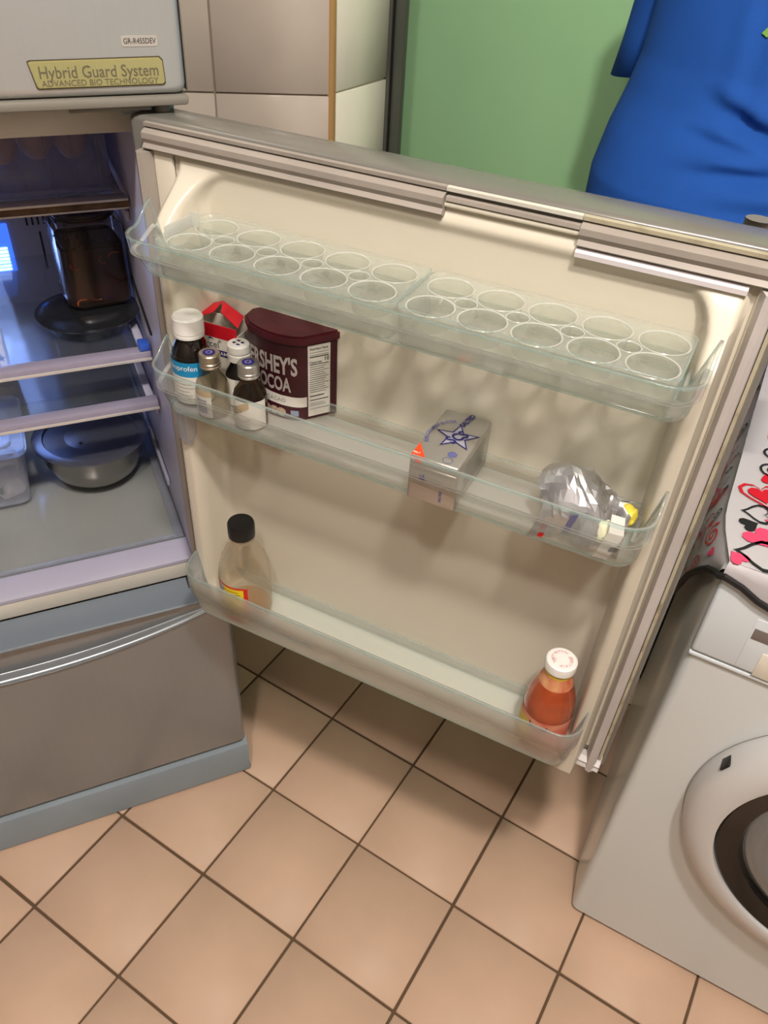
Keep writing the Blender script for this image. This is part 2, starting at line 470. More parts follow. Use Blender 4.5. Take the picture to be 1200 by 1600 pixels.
# lower hinge
b = MB(); b.box((-.062, .028, .4975), (-.008, .0535, .506), .002); hz = b.build('lower_hinge', m_dmetal, FR)
b = MB(); b.box((-.058, .0475, .5065), (-.040, .0535, .520), .002); b.build('hinge_plate', m_dmetal, hz)
b = MB(); b.lathe([(.0055, 0), (.0055, .01), (.003, .012)], 14, (-.02, .034, .5062)); b.build('hinge_pin', m_dark, hz)
b = MB(); b.box((-.11, .012, 1.2005), (-.03, .052, 1.2055), .001); uh = b.build('upper_hinge', m_warm, FR)
b = MB(); b.lathe([(.0085, 0), (.0085, .006), (.006, .0085)], 16, (-.018, .022, 1.1975)); b.build('hinge_pin', m_warm, uh)

# freezer door
b = MB(); b.box((-W, 0, 1.2165), (.006, .054, 1.76), .010, 4)
fd = b.build('freezer_door', m_silver, FR)
b = MB(); b.box((-W, -.001, 1.2065), (.0065, .055, 1.216), .003); b.build('door_cap', m_warm, fd)
b = MB(); b.box((.0064, .004, 1.2185), (.0075, .052, 1.758), .0005); b.build('door_edge_strip', m_warm, fd)
plq = [(-.1395, 1.2485), (-.137, 1.2495), (-.0195, 1.2505), (-.0165, 1.2475), (-.0158, 1.2290), (-.018, 1.2270), (-.1335, 1.2265), (-.1352, 1.2280)]
m_plaque = mat('gold_plaque', srgb(205, 200, 142), 0.15, 0.55, coat=0.8)
b = MB(); b.prism([(x, z) for x, z in plq], 0.0, .0022, .0006, Matrix.Rotation(R(90), 4, 'X')); b.build('plaque', m_plaque, fd)
def plq_o(pts, k): 
    cx = sum(p[0] for p in pts) / len(pts); cz = sum(p[1] for p in pts) / len(pts)
    return [(x + math.copysign(k, x - cx), z + math.copysign(k, z - cz)) for x, z in pts]
b = MB(); b.prism(plq_o(plq, .0009), 0.0, .0012, .0003, Matrix.Rotation(R(90), 4, 'X')); b.build('plaque_rim', mat('plaque_rim', srgb(70, 60, 40), .5), fd)
b = MB()
for k in range(24):
    x = -.134 + k * .0024; b.face([(x, -.0024, 1.2335), (x + .0003, -.0024, 1.2335), (x + .0003, -.0024, 1.2485), (x, -.0024, 1.2485)])
b.build('plaque_grid', mat('plaque_lines', srgb(150, 145, 95), .4), fd, smooth=False)
m_letter = mat('grey_lettering', srgb(96, 92, 74), .5)
b = MB(); b.mesh2d(text2d('Hybrid Guard System', .0148, sx=.86, bold=.006), lambda x, y, z: (x - .0765, -.0026, y + 1.2395))
b.build('lettering', m_letter, fd, smooth=False)
b = MB(); b.mesh2d(text2d('ADVANCED BIO TECHNOLOGY', .0074, sx=1.02, bold=.004), lambda x, y, z: (x - .0765, -.0026, y + 1.2305))
b.build('lettering', m_letter, fd, smooth=False)
b = MB(); b.prism(rrect(-.0525, 1.2598, -.0185, 1.2688, .002), 0, .0005, 0, Matrix.Rotation(R(90), 4, 'X')); b.build('model_sticker', mat('sticker', srgb(168, 163, 157), .4), fd)
b = MB(); b.mesh2d(text2d('GR-R45SDEV', .0066, sx=.83), lambda x, y, z: (x - .0355, -.0008, y + 1.2643)); b.build('lettering', m_ink, fd, smooth=False)

# crisper door with crescent grip
def crisp(u, v):
    x = -W + u * (W - .002)
    half = abs(x + W / 2) / (W / 2)
    ridge = .432 + .055 * min(1, half) ** 2.2
    z = .102 + (ridge - .020 - .102) * v / .3 if v < .3 else (ridge - .020 + .045 * (v - .3) / .5 if v < .8 else ridge + .025 + (.497 - ridge - .025) * (v - .8) / .2)
    y = 0.0
    dz = z - ridge
    if dz > 0: y = .013 * sm(0, .006, dz) * (1 - sm(.486, .495, z)) * (1 - half ** 4)
    else: y = -.006 * math.exp(-(dz / .006) ** 2) * (1 - half ** 3)
    e = min(1, (1 - abs(u - .5) * 2) * W / 2 / .01); y += .008 * (1 - math.sqrt(max(0, 1 - (1 - e) ** 2)))
    return (x, y, z)
b = MB(); b.grid(crisp, 90, 130)
cd = b.build('crisper_door', m_crisper, FR, angle=60)
b = MB(); b.box((-W + .001, .0165, .101), (-.003, .052, .495), .003); b.build('door_body', m_grey, cd)
b = MB(); b.rings([[(x, y, z) for y, z in ((-.001, .4935), (-.002, .4965), (.0, .4985), (.030, .5030), (.0535, .5040), (.0535, .4955), (.012, .4935))] for x in (-W, -.002)], True, True, True)
b.build('top_ledge', mat('ledge_grey', srgb(116, 126, 136), .3), cd, angle=25)
b = MB(); b.rings([[(x, y, z) for y, z in ((-.003, .004), (-.0035, .060), (.001, .080), (.014, .0935), (.040, .0945), (.05, .0945), (.05, .004))] for x in (-W, -.004, .001)], True, True, True)
b.build('kick_plate', m_grey, FR, angle=25)
b = MB(); b.box((-.012, .001, 0.0), (.003, .030, .012), .001); b.build('foot', m_black, FR)
b = MB(); b.box((-W + .02, .3, 0.0), (-W + .05, .33, .03), .001); b.build('foot', m_black, FR)
b = MB(); b.box((-.05, .58, 0.0), (-.02, .61, .03), .001); b.build('foot', m_black, FR)

# shelves inside
m_shtrim = mat('shelf_frame', srgb(150, 144, 164), 0.35)
def shelf(z, yf, dirty=False):
    g_ = MB(); g_.box((-W + .060, yf + .022, z - .003), (-.0640, .565, z + .001), .0005); s = g_.build('shelf', m_glass, FR)
    b = MB(); b.box((-W + .049, yf, z - .012), (-.0490, yf + .022, z + .003), .003); b.build('shelf_trim', m_shtrim, s)
    b = MB(); b.box((-W + .049, yf - .002, z - .010), (-.0490, yf - .0003, z - .0055 if not dirty else z - .008), .0006); b.build('trim_strip', m_trimw, s)
    if dirty:
        b = MB(); b.box((-W + .049, yf - .0012, z - .0076), (-.0490, yf - .0003, z - .0006), .0002); b.build('dirty_strip', m_rust, s)
        b = MB(); b.box((-W + .049, yf - .002, z - .0002), (-.0490, yf - .0003, z + .0028), .0006); b.build('trim_strip', m_trimw, s)
    for x0, x1 in ((-W + .053, -W + .0600), (-.0638, -.0530)):
        b = MB(); b.box((x0, yf + .0222, z - .006), (x1, .568, z + .002), .001); b.build('shelf_side', m_lav, s)
    return s
shelf(1.062, .165, True); s2 = shelf(.846, .165); shelf(.763, .165)
b = MB(); b.box((-.0645, .1660, .8495), (-.0495, .187, .8605), .002); b.build('blue_clip', mat('blue_clip', srgb(50, 90, 190), .3), s2)

# chiller drawer in the top bay
b = MB()
b.box((-W + .058, .195, 1.0665), (-.062, .199, 1.160), .001)
cdw = b.build('chiller_drawer', m_drawer, FR)
for lo, hi in (((-.066, .1992, 1.0665), (-.062, .56, 1.155)), ((-W + .058, .1992, 1.0665), (-W + .062, .56, 1.155)), ((-W + .0622, .1992, 1.0665), (-.0662, .56, 1.070))):
    b = MB(); b.box(lo, hi, .001); b.build('drawer_side', m_drawer, cdw)
b = MB(); b.box((-W + .058, .186, 1.0665), (-.062, .1948, 1.074), .002); b.build('drawer_foot', m_drawer, cdw)
for x in (-.075, -.105, -.135, -.165, -.2):
    b = MB(); b.box((x, .1925, 1.0745), (x + .002, .1948, 1.158), .0006); b.build('drawer_rib', m_drawer, cdw)

# ------------------------------------------------------------------ the open middle door (frame: X along the door, -Y towards its inside, Z up)
DW0, DW1, DZ0, DZ1 = -.02, .637, .505, 1.198
b = MB(); b.box((DW0, -.028, DZ0), (DW1, .020, DZ1), .006, 3)
door = b.build('middle_door', m_doorgrey, FR)
door.location = (-.02, .02, 0); door.rotation_euler = (0, 0, DA - FA)
def dpart(mb, name, m, **k): return mb.build(name, m, door, **k)
# handle on the outer face at the free end
b = MB()
b.rings([[(.592 + .012 * c_, .0205 + y + .010 * s_, z) for c_, s_ in ((math.cos(2 * PI * k / 12), math.sin(2 * PI * k / 12)) for k in range(12))]
         for z, y in ((.60, .006), (.63, .030), (.70, .040), (1.0, .042), (1.12, .042), (1.175, .040), (1.190, .036), (1.193, .033))], True, True, True)
dpart(b, 'door_handle', m_warm)
# inner liner: a raised dike around a recessed panel
def sd_rr(x, z, x0, z0, x1, z1, r):
    cx, cz = (x0 + x1) / 2, (z0 + z1) / 2; hx, hz = (x1 - x0) / 2 - r, (z1 - z0) / 2 - r
    qx, qz = abs(x - cx) - hx, abs(z - cz) - hz
    return math.hypot(max(qx, 0), max(qz, 0)) + min(max(qx, qz), 0) - r
LX0, LX1, LZ0, LZ1 = .036, .611, .540, 1.176
def liner(u, v):
    x = LX0 + u * (LX1 - LX0); z = LZ0 + v * (LZ1 - LZ0)
    hs = .088 - .056 * sm(1.105, 1.166, z)
    din = sd_rr(x, z, .062, .578, .589, 1.165, .042)
    dout = sd_rr(x, z, .040, .543, .608, 1.172, .006)
    if din < 0: n = .028 + (hs - .028) * sm(-.012, 0, din)
    else: n = hs
    n = .028 + (n - .028) * (1 - sm(-.007, .0, dout)) if dout > -.007 else n
    if z < .578 and din > 0: n = min(n, .088)
    return (x, -n - .0008, z)
b = MB(); b.grid(liner, 170, 180)
dpart(b, 'door_liner', m_cream, angle=70)
# flat rim of the liner between dike and gasket
for lo, hi in (((.611, -.0335, .530), (.620, -.0285, 1.180)), ((.012, -.0335, .530), (.036, -.0285, 1.180)), ((.012, -.0335, 1.1765), (.620, -.0285, 1.1815))):
    b = MB(); b.box(lo, hi, .002); dpart(b, 'liner_rim', m_cream)
# gasket: profile strips, torn away along part of the top
def strip(pts, a0, a1, along, name, m):
    b = MB()
    if along == 'x': r_ = [[(a, -n, z) for n, z in pts] for a in (a0, a1)]
    else: r_ = [[(x, -n, a) for n, x in pts] for a in (a0, a1)]
    b.rings(r_, True, True, True); return dpart(b, name, m, angle=25)
top_prof = [(.0287, 1.1690), (.0355, 1.1690), (.0395, 1.1715), (.0360, 1.1755), (.0385, 1.1800), (.0385, 1.1855), (.0345, 1.1880), (.0287, 1.1895)]
strip(top_prof, .004, .338, 'x', 'gasket_top', m_gasket)
strip(top_prof, .462, .632, 'x', 'gasket_top', m_gasket)
lipp = [(.0285, 1.190), (.033, 1.1905), (.0335, 1.194), (.0285, 1.1945)]
strip(lipp, .004, .338, 'x', 'gasket_lip', m_gasket)
strip(lipp, .3385, .4615, 'x', 'gasket_lip', m_creamfr)
strip(lipp, .462, .632, 'x', 'gasket_lip', m_stain)
strip([(.0287, 1.182), (.0345, 1.1825), (.034, 1.1860), (.0287, 1.187)], .339, .461, 'x', 'gasket_groove', m_gasket)
strip([(.0300, 1.1610), (.0385, 1.1612), (.0392, 1.1655), (.0360, 1.1685), (.0300, 1.1685)], .462, .603, 'x', 'gasket_fin', mat('white_fin', srgb(222, 216, 220), .4))
right_prof = [(.0287, .612), (.036, .6125), (.046, .6165), (.0475, .6215), (.044, .6255), (.040, .6265), (.0287, .6270)]
strip(right_prof, .512, 1.168, 'z', 'gasket_side', m_gasketw)
strip([(.0285, .6275), (.036, .6275), (.036, .6305), (.0285, .6315)], .510, 1.190, 'z', 'gasket_lip', m_stain)
strip([(n, .624 - x) for n, x in right_prof][::-1], .512, 1.168, 'z', 'gasket_side', m_gasket)
bot_prof = [(.0287, .5115), (.040, .5120), (.046, .5165), (.043, .5205), (.045, .5255), (.038, .5295), (.0287, .5300)]
strip(bot_prof, .004, .632, 'x', 'gasket_bottom', m_gasketw)

# door bins
def bin_loop(x0, x1, nb, nf, r, n=7, step=.0125):
    nd = .0895
    P = [(x0 + step, nb), (x0 + step, nb + .025), (x0 + step, nd - .001), (x0, nd)]
    for k in range(1, 4): P.append((x0, nd + max(.0005, nf - r - nd) * k / 4))
    for i in range(n + 1):
        a = R(180 - 90 * i / n); P.append((x0 + r + r * math.cos(a), nf - r + r * math.sin(a)))
    for k in range(1, 24): P.append((x0 + r + (x1 - x0 - 2 * r) * k / 24, nf))
    for i in range(n + 1):
        a = R(90 - 90 * i / n); P.append((x1 - r + r * math.cos(a), nf - r + r * math.sin(a)))
    for k in range(3, 0, -1): P.append((x1, nd + max(.0005, nf - r - nd) * k / 4))
    P += [(x1, nd), (x1 - step, nd - .001), (x1 - step, nb + .025), (x1 - step, nb)]
    for k in range(1, 24): P.append((x1 - step - (x1 - x0 - 2 * step) * k / 24, nb))
    return P
def door_bin(zt, zb, nf, nbf, rise, m, mf, x0=.0490, x1=.5990):
    nb = .0360
    lv = [(0.0, 0.0, 0.0), (.05, .0004, .02), (.42, .0010, .12), (.455, .0042, .36), (.93, .0068, .93), (.965, .0078, .97), (1.0, .0105, 1.0)]
    R_ = []
    for fr, ins, k in lv:
        L_ = bin_loop(x0 + ins, x1 - ins, nb, nf + (nbf - nf) * k, .028 - ins)
        ring = []
        for (x, n) in L_:
            top = zt + rise * (1 - sm(.0895, .1180, n)) if n > .0890 else zb + .018
            ring.append((x, -n, top + (zb - top) * fr))
        R_.append(ring)
    b = MB(); b.rings(R_, True, False, False)
    bm = b.bm; bm.verts.ensure_lookup_table()
    n = len(R_[0]); last = bm.verts[-n:]
    b.bm.faces.ensure_lookup_table()
    for k in range(n):
        for lvl in (0, 4, 5): b.bm.faces[lvl * n + k].material_index = 1
        b.bm.faces[2 * n + k].material_index = 3
    f_ = b.bm.faces.new(last); f_.material_index = 2
    o = dpart(b, 'door_bin', [m, m_binrim, mf, m_binledge], angle=50)
    md = o.modifiers.new('wall', 'SOLIDIFY'); md.thickness = .0026; md.offset = -1; md.material_offset_rim = 1
    return o
door_bin(1.124, 1.083, .146, .126, .020, m_bin, m_binfloor1)
b2 = door_bin(.979, .919, .137, .119, .018, m_bin, m_binfloor)
door_bin(.668, .590, .132, .117, .006, m_bin_frost, m_binfloor)
b = MB(); b.rings([[(.058, -.105, .915), (.058, -.075, .915), (.058, -.080, .865), (.058, -.092, .855), (.058, -.102, .870)], [(.066, -.105, .915), (.066, -.075, .915), (.066, -.080, .865), (.066, -.092, .855), (.066, -.102, .870)]], True, True, True)
dpart(b, 'bin_tab', m_box)

# ------------------------------------------------------------------ egg trays in the top bin
def egg_tray(x0, x1, cx, label, lip=False):
    t = empty('egg_tray', dw((x0 + x1) / 2, .085, 1.0865), DA, label, 'egg tray', 'egg trays in the top door bin')
    xm = (x0 + x1) / 2
    n0, n1 = .0445, .1345
    out = rrect(x0 - xm, -(n1 - .085), x1 - xm, -(n0 - .085), .010)
    loops = [out]; big = []; small = []
    for c in cx:
        for n in (.0685, .1130):
            big.append((c - xm, -(n - .085)))
    for a, c in zip(cx, cx[1:]): small.append(((a + c) / 2 - xm, -(.0915 - .085)))
    for (x, y) in big: loops.append(circle2d(x, y, .0205))
    for (x, y) in small: loops.append(circle2d(x, y, .0098, 20))
    zt = .0330
    b = MB(); b.mesh2d(shape2d(loops, .0022), lambda x, y, z: (x, y, z + zt)); b.build('tray_plate', m_tray, t, angle=30)
    b = MB()
    r1 = rrect(x0 - xm, -(n1 - .085), x1 - xm, -(n0 - .085), .010)
    r2 = rrect(x0 - xm - .001, -(n1 - .085) - .0005, x1 - xm + .001, -(n0 - .085) + .001, .010)
    b.rings([[(x, y, zt + .004) for x, y in r2], [(x, y, zt) for x, y in r1], [(x * .985, y * .95, .002) for x, y in r1]])
    o = b.build('tray_skirt', [m_tray, m_binrim], t); md = o.modifiers.new('wall', 'SOLIDIFY'); md.thickness = .0016; md.material_offset_rim = 1
    b = MB(); b.lathe([(.0205, 0), (.0200, -.0012), (.0175, -.016), (.0160, -.0162), (.0192, 0.0)], 28, cap0=False, cap1=False)
    b.mi = 1; b.lathe([(.0202, .0010), (.0212, .0018), (.0218, .0012), (.0208, .0008)], 28, cap0=False, cap1=False)
    p = b.build('egg_cup', [m_tray, m_cuprim], t); first = True
    for (x, y) in big:
        o = p if first else p.copy()
        if not first: COL.objects.link(o); o.parent = t
        first = False; o.location = (x, y, zt)
    b = MB(); b.lathe([(.0098, 0), (.0094, -.012), (.0088, -.012), (.0092, 0)], 20, cap0=False, cap1=False)
    b.mi = 1; b.lathe([(.0094, .0010), (.0101, .0017), (.0106, .0012), (.0098, .0008)], 20, cap0=False, cap1=False)
    p = b.build('small_cup', [m_tray, m_cuprim], t); first = True
    for (x, y) in small:
        o = p if first else p.copy()
        if not first: COL.objects.link(o); o.parent = t
        first = False; o.location = (x, y, zt)
    if lip:
        b = MB(); b.box((x0 - xm + .004, -.034, zt + .0015), (x0 - xm + .0065, .006, zt + .013), .001); b.box((x0 - xm + .004, .0062, zt + .0015), (x0 - xm + .014, .0085, zt + .016), .001); b.build('tray_lip', m_cuprim, t)
    return t
egg_tray(.0850, .3385, [.113, .1625, .212, .261, .310], 'clear plastic egg tray nearer the hinge in the top door bin', True)
egg_tray(.3420, .5795, [.366, .4135, .461, .5085, .556], 'clear plastic egg tray nearer the free edge in the top door bin')

# ------------------------------------------------------------------ things in the middle bin
def cyl_text(mb, txt, size, r, z, a0=0.0, sx=1.0, bold=0.0, tilt=0.0):
    d = text2d(txt, size, sx=sx, bold=bold)
    ct, st = math.cos(tilt), math.sin(tilt)
    mb.mesh2d(d, lambda x, y, _z: ((r) * math.sin((x * ct - y * st) / r + a0), -(r) * math.cos((x * ct - y * st) / r + a0), z + x * st + y * ct))
def cyl_patch(mb, r, a0, a1, z0, z1, n=16, slant=0.0):
    mb.grid(lambda u, v: (r * math.sin(a0 + (a1 - a0) * u), -r * math.cos(a0 + (a1 - a0) * u), z0 + (z1 - z0) * v + slant * (u - .5)), n, 1)
def ridged_cap(t, z0, r, h, m, top=None, ring=True, n=40):
    b = MB()
    prof = [(r * .92, 0), (r, .0008), (r, h * .30), (r * .95, h * .33), (r * .95, h * .37), (r, h * .42), (r, h - .0015), (r * .93, h)]
    b.lathe(prof, 40, (0, 0, z0)); c = b.build('cap', m, t, angle=30)
    return c
m_amber = mat('dark_amber_glass', srgb(20, 14, 12), 0.06, coat=0.5)
m_amber2 = clear('brown_glass', (0.42, 0.30, 0.16), 0.06, 0.0, .1, .09, (.15, .09, .05), 0.2)
m_liquid = mat('dark_essence', srgb(34, 18, 10), 0.15)
m_paper = mat('label_paper', srgb(212, 208, 200), 0.6, var=.04)
m_tanpaper = mat('tan_label', srgb(176, 150, 110), .6)
m_blue = mat('blue_label', srgb(20, 128, 178), .5)
m_alu = mat('aluminium_cap', srgb(190, 178, 160), .3, .9)
BZ = .9215
# large dark bottle, white cap
t = empty('medicine_bottle', dw(.0775, .0865, BZ), DA, 'dark brown medicine bottle with white cap and blue label', 'bottle')
b = MB(); b.lathe([(.018, 0), (.0218, .003), (.0222, .05), (.0215, .062), (.0165, .074), (.0125, .079), (.0125, .084)], 40); b.build('body', m_amber, t)
b = MB(); b.lathe([(.0145, 0), (.0165, .0005), (.0168, .004), (.0160, .0045), (.0160, .0052), (.0170, .0057), (.0168, .0215), (.0150, .0235), (.0, .0238)], 44, (0, 0, .081)); b.build('cap', m_white, t, angle=30)
b = MB(); cyl_patch(b, .0225, -1.9, 1.9, .040, .0575, 28); lb = b.build('label_band', m_blue, t)
b = MB(); cyl_patch(b, .0225, -1.9, 1.9, .006, .040, 28); b.build('label', m_paper, t)
b = MB(); cyl_text(b, 'Ibuprofen', .0088, .0228, .0505, .15); b.build('lettering', m_white, lb, smooth=False)
b = MB()
for k in range(5): cyl_patch(b, .0228, -.6, .7 - .15 * (k % 3), .012 + k * .0046, .0128 + k * .0046, 10)
b.build('label_lines', mat('grey_print', srgb(140, 138, 136), .6), t, smooth=False)

def essence(loc, label, kind, rot=0.0):
    t = empty('essence_bottle', loc, DA + rot, label, 'bottle', 'small flavouring bottles in the middle door bin')
    r = .0182
    if kind == 'clear':
        b = MB(); b.lathe([(.015, 0), (r, .002), (r, .034), (r * .93, .041), (.0095, .052), (.0088, .062)], 36); b.build('body', m_bottleglass, t)
    elif kind == 'dark':
        b = MB(); b.lathe([(.015, 0), (r, .002), (r, .036), (r * .93, .043), (.0098, .053), (.0090, .063)], 36); b.build('body', m_amber2, t)
        b = MB(); b.lathe([(.0145, .0012), (r - .0012, .003), (r - .0012, .036), (r * .90, .0405), (.0, .0405)], 30); b.build('contents', m_liquid, t)
    return t
def essence_cap(t, z=.059, r=.0116, disc=m_navy, m=m_alu):
    b = MB()
    prof = [(r * .9, 0), (r, .0006), (r, .0022), (r * .93, .0028), (r * .93, .0036), (r, .0042), (r, .006), (r * .94, .0068), (r, .0076), (r, .0150), (r * .92, .0162), (0, .0163)]
    b.lathe(prof, 40, (0, 0, z)); c = b.build('cap', m, t, angle=30)
    b = MB(); b.lathe([(r * .58, 0), (r * .58, .0003), (0, .0003)], 24, (0, 0, z + .0163)); b.build('cap_disc', disc, c)
    for k in range(8):
        a = 2 * PI * k / 8
        b = MB(); b.prism(circle2d(r * .25 * math.cos(a), r * .25 * math.sin(a), r * .07, 6), z + .01662, z + .0168); b.build('cap_mark', mat('cap_mark', srgb(150, 140, 175), .5), c)
    return c
t = essence(dw(.1125, .0995, BZ), 'small clear glass bottle with gold cap and barcode label beside the white-capped bottle', 'clear', .0)
essence_cap(t)
b = MB(); cyl_patch(b, .0185, -.75, .55, .004, .0365, 14); lb = b.build('label', m_paper, t)
b = MB(); cyl_patch(b, .01855, -.75, .55, .0300, .0365, 14); b.build('label_band', m_tanpaper, lb)
b = MB()
for k in range(9): cyl_patch(b, .0187, -.45, .25, .0095 + k * .0019, .0105 + k * .0019, 6)
b.build('barcode', m_navy, lb, smooth=False)
t = essence(dw(.1600, .0960, BZ), 'small dark bottle with silver cap and white label in front of the cocoa tin', 'dark', .0)
essence_cap(t, .060, .0116, m_navy, mat('silver_cap', srgb(196, 194, 190), .28, .9))
b = MB(); cyl_patch(b, .0185, -1.5, 1.6, .003, .0375, 26); lb = b.build('label', m_paper, t)
b = MB(); b.grid(lambda u, v: (.0187 * math.sin(-1.0 + 1.5 * u), -.0187 * math.cos(-1.0 + 1.5 * u), .0175 + .0095 * v + .016 * u - .004), 12, 1); b.build('label_band', m_tanpaper, lb)
b = MB(); cyl_text(b, 'ROSE', .0058, .0189, .0245, -.52, tilt=.62); cyl_text(b, 'ESSENCE', .0050, .0189, .0205, -.38, tilt=.62); b.build('lettering', m_ink, lb, smooth=False)
b = MB()
for k in range(4): cyl_patch(b, .0187, -.7 + .1 * k, .5, .007 + k * .003, .0077 + k * .003, 8)
b.build('label_lines', mat('mauve_print', srgb(150, 130, 140), .6), lb, smooth=False)
t = empty('syrup_bottle', dw(.1265, .0655, BZ), DA, 'small dark bottle with white cap standing behind the silver-capped bottle', 'bottle')
b = MB(); b.lathe([(.0135, 0), (.0165, .002), (.0168, .036), (.015, .043), (.0105, .051), (.0100, .058)], 36); b.build('body', m_amber, t)
b = MB(); b.lathe([(.0120, 0), (.0128, .0005), (.0128, .0075), (.0118, .0085), (.0118, .0095), (.0128, .0105), (.0125, .018), (.0112, .0194), (0, .0195)], 40, (0, 0, .056)); c = b.build('cap', m_white, t, angle=30)
for k in range(4):
    a = .5 + k * PI / 2
    b = MB(); b.prism([(.0045 * math.cos(a) + .0026 * math.cos(a + q), .0045 * math.sin(a) + .0020 * math.sin(a + q)) for q in (.4, 1.6, 3.4, 5.0)], .0756, .0759); b.build('cap_mark', m_navy, c)
b = MB(); cyl_patch(b, .0171, -1.2, 1.8, .004, .038, 22); b.build('label', m_paper, t)

# paracetamol carton
t = empty('medicine_carton', dw(.0900, .0480, BZ), DA + R(3), 'white and red paracetamol carton with its top torn open', 'carton')
m_carton = mat('carton_white', srgb(222, 214, 202), .55)
m_cred = mat('carton_red', srgb(206, 24, 40), .45)
cw, cdp, ch = .0285, .0120, .0860
b = MB()
for lo, hi in (((-cw, -cdp, 0), (cw, -cdp + .0008, ch - .010)), ((-cw, cdp - .0008, 0), (cw, cdp, ch)), ((-cw, -cdp + .0009, 0), (-cw + .0008, cdp - .0009, ch - .010)), ((cw - .0008, -cdp + .0009, 0), (cw, cdp - .0009, ch - .010)), ((-cw + .0009, -cdp + .0009, 0), (cw - .0009, cdp - .0009, .0008))):
    b.box(lo, hi)
b.bm.normal_update(); b.build('carton_body', m_carton, t, smooth=False)
b = MB()
b.box((-cw - .0001, -cdp - .0003, ch - .0165), (cw + .0001, -cdp + .0007, ch - .001))
b.box((-cw - .0003, -cdp, ch - .0165), (-cw + .0007, cdp, ch - .001))
b.build('red_band', m_cred, t, smooth=False)
b = MB(); b.face([(-cw, -cdp, ch - .001), (-cw, cdp + .006, ch + .004), (-.004, cdp + .004, ch + .014), (-.008, .0, ch + .006)]); b.face([(-.004, cdp + .004, ch + .014), (cw - .004, cdp, ch + .004), (cw, -cdp + .004, ch - .001), (.002, .001, ch + .008)])
o = b.build('torn_flap', m_cred, t, smooth=False); md = o.modifiers.new('w', 'SOLIDIFY'); md.thickness = .0007
b = MB(); b.box((-.018, -.004, .001), (.018, -.002, ch - .010), .0005); b.build('blister_foil', mat('blister', srgb(120, 118, 116), .35, .6), t)
b = MB(); b.mesh2d(text2d('Axcel', .0115, sx=1.0), lambda x, y, z: (x - .008, -cdp - .0003, y + ch - .0255)); b.mesh2d(text2d('\u00ae', .005), lambda x, y, z: (x + .0065, -cdp - .0003, y + ch - .0205)); b.build('lettering', m_ink, t, smooth=False)
b = MB(); b.grid(lambda u, v: (-.0055 + .009 * (u - .5), -cdp - .0004, ch - .0205 + .0035 * math.sin(PI * u) * (.55 + .45 * v)), 10, 1); b.build('logo_arc', m_navy, t, smooth=False)
b = MB(); b.box((-cw + .004, -cdp - .0005, ch - .0385), (cw - .002, -cdp, ch - .0312)); bb = b.build('blue_band', m_navy, t, smooth=False)
b = MB(); b.mesh2d(text2d('PARACETAMOL', .0066, sx=1.02, bold=.01), lambda x, y, z: (x + .001, -cdp - .0008, y + ch - .0349)); b.build('lettering', m_white, bb, smooth=False)

# cocoa tin: curved front, flat back
t = empty('cocoa_tin', dw(.180, .048, BZ), DA, 'maroon cocoa tin with curved front and nutrition panel', 'tin')
def tin_outline(k=0.0):
    P = [(.050 + k, .018 + k), (-.046 - k, .018 + k)]
    P += [(-.052 - k, .012), (-.050 - k, -.004)]
    a = [(-.040, -.014), (-.026, -.0195), (-.010, -.0225), (.004, -.0225), (.016, -.0200), (.022, -.0175), (.0262, -.0145), (.0290, -.0105)]
    P += [(x, y - k) for x, y in a[:-2]] + [(a[-2][0] + k * .6, a[-2][1] - k), (a[-1][0] + k, a[-1][1] - k * .6)]
    P += [(.0455 + k, .0125 - k * .2), (.048 + k, .0145)]
    return P
m_maroon = mat('maroon_tin', srgb(58, 14, 24), .38, var=.05)
m_marlid = mat('maroon_lid', srgb(74, 18, 30), .42)
b = MB(); b.prism(tin_outline(), 0, .093, .0012); b.build('tin_body', m_maroon, t, angle=30)
b = MB(); b.prism(tin_outline(.0028), .0925, .104, .0022); ld = b.build('tin_lid', m_marlid, t, angle=30)
p0, p1 = Vector((.0290, -.0105, 0)), Vector((.0455, .0125, 0)); ed = (p1 - p0); el = ed.length; ed.normalize(); en = Vector((ed.y, -ed.x, 0))
def facet(x, z, o=.0004): q = p0 + ed * x + en * o; return (q.x, q.y, z)
b = MB(); b.face([facet(.001, .004), facet(el - .001, .004), facet(el - .001, .0915), facet(.001, .0915)]); pn = b.build('nutrition_panel', m_paper, t, smooth=False)
b = MB()
b.mesh2d(text2d('Nutrition Facts', .0044, 'LEFT', sx=.80, bold=.01), lambda x, y, z: facet(x + .003, y + .0870, .0007))
b.mesh2d(text2d('Calories', .0042, 'LEFT', bold=.01), lambda x, y, z: facet(x + .003, y + .0710, .0007))
b.mesh2d(text2d('10', .0066, 'LEFT', bold=.012), lambda x, y, z: facet(x + .0195, y + .0735, .0007))
for k, (z, h) in enumerate([(.0825, .0004), (.0795, .0004), (.0770, .0011), (.0680, .0008)] + [(.0655 - .0026 * i, .0005) for i in range(13)] + [(.0290, .0011), (.0240, .0009), (.020, .0004), (.0175, .0004), (.013, .0004)]):
    x1 = el - .003 if k < 3 or k % 3 == 0 else el - .006 - .002 * (k % 2)
    b.face([facet(.003, z, .0007), facet(x1, z, .0007), facet(x1, z + h, .0007), facet(.003, z + h, .0007)])
b.build('panel_print', m_ink, pn, smooth=False)
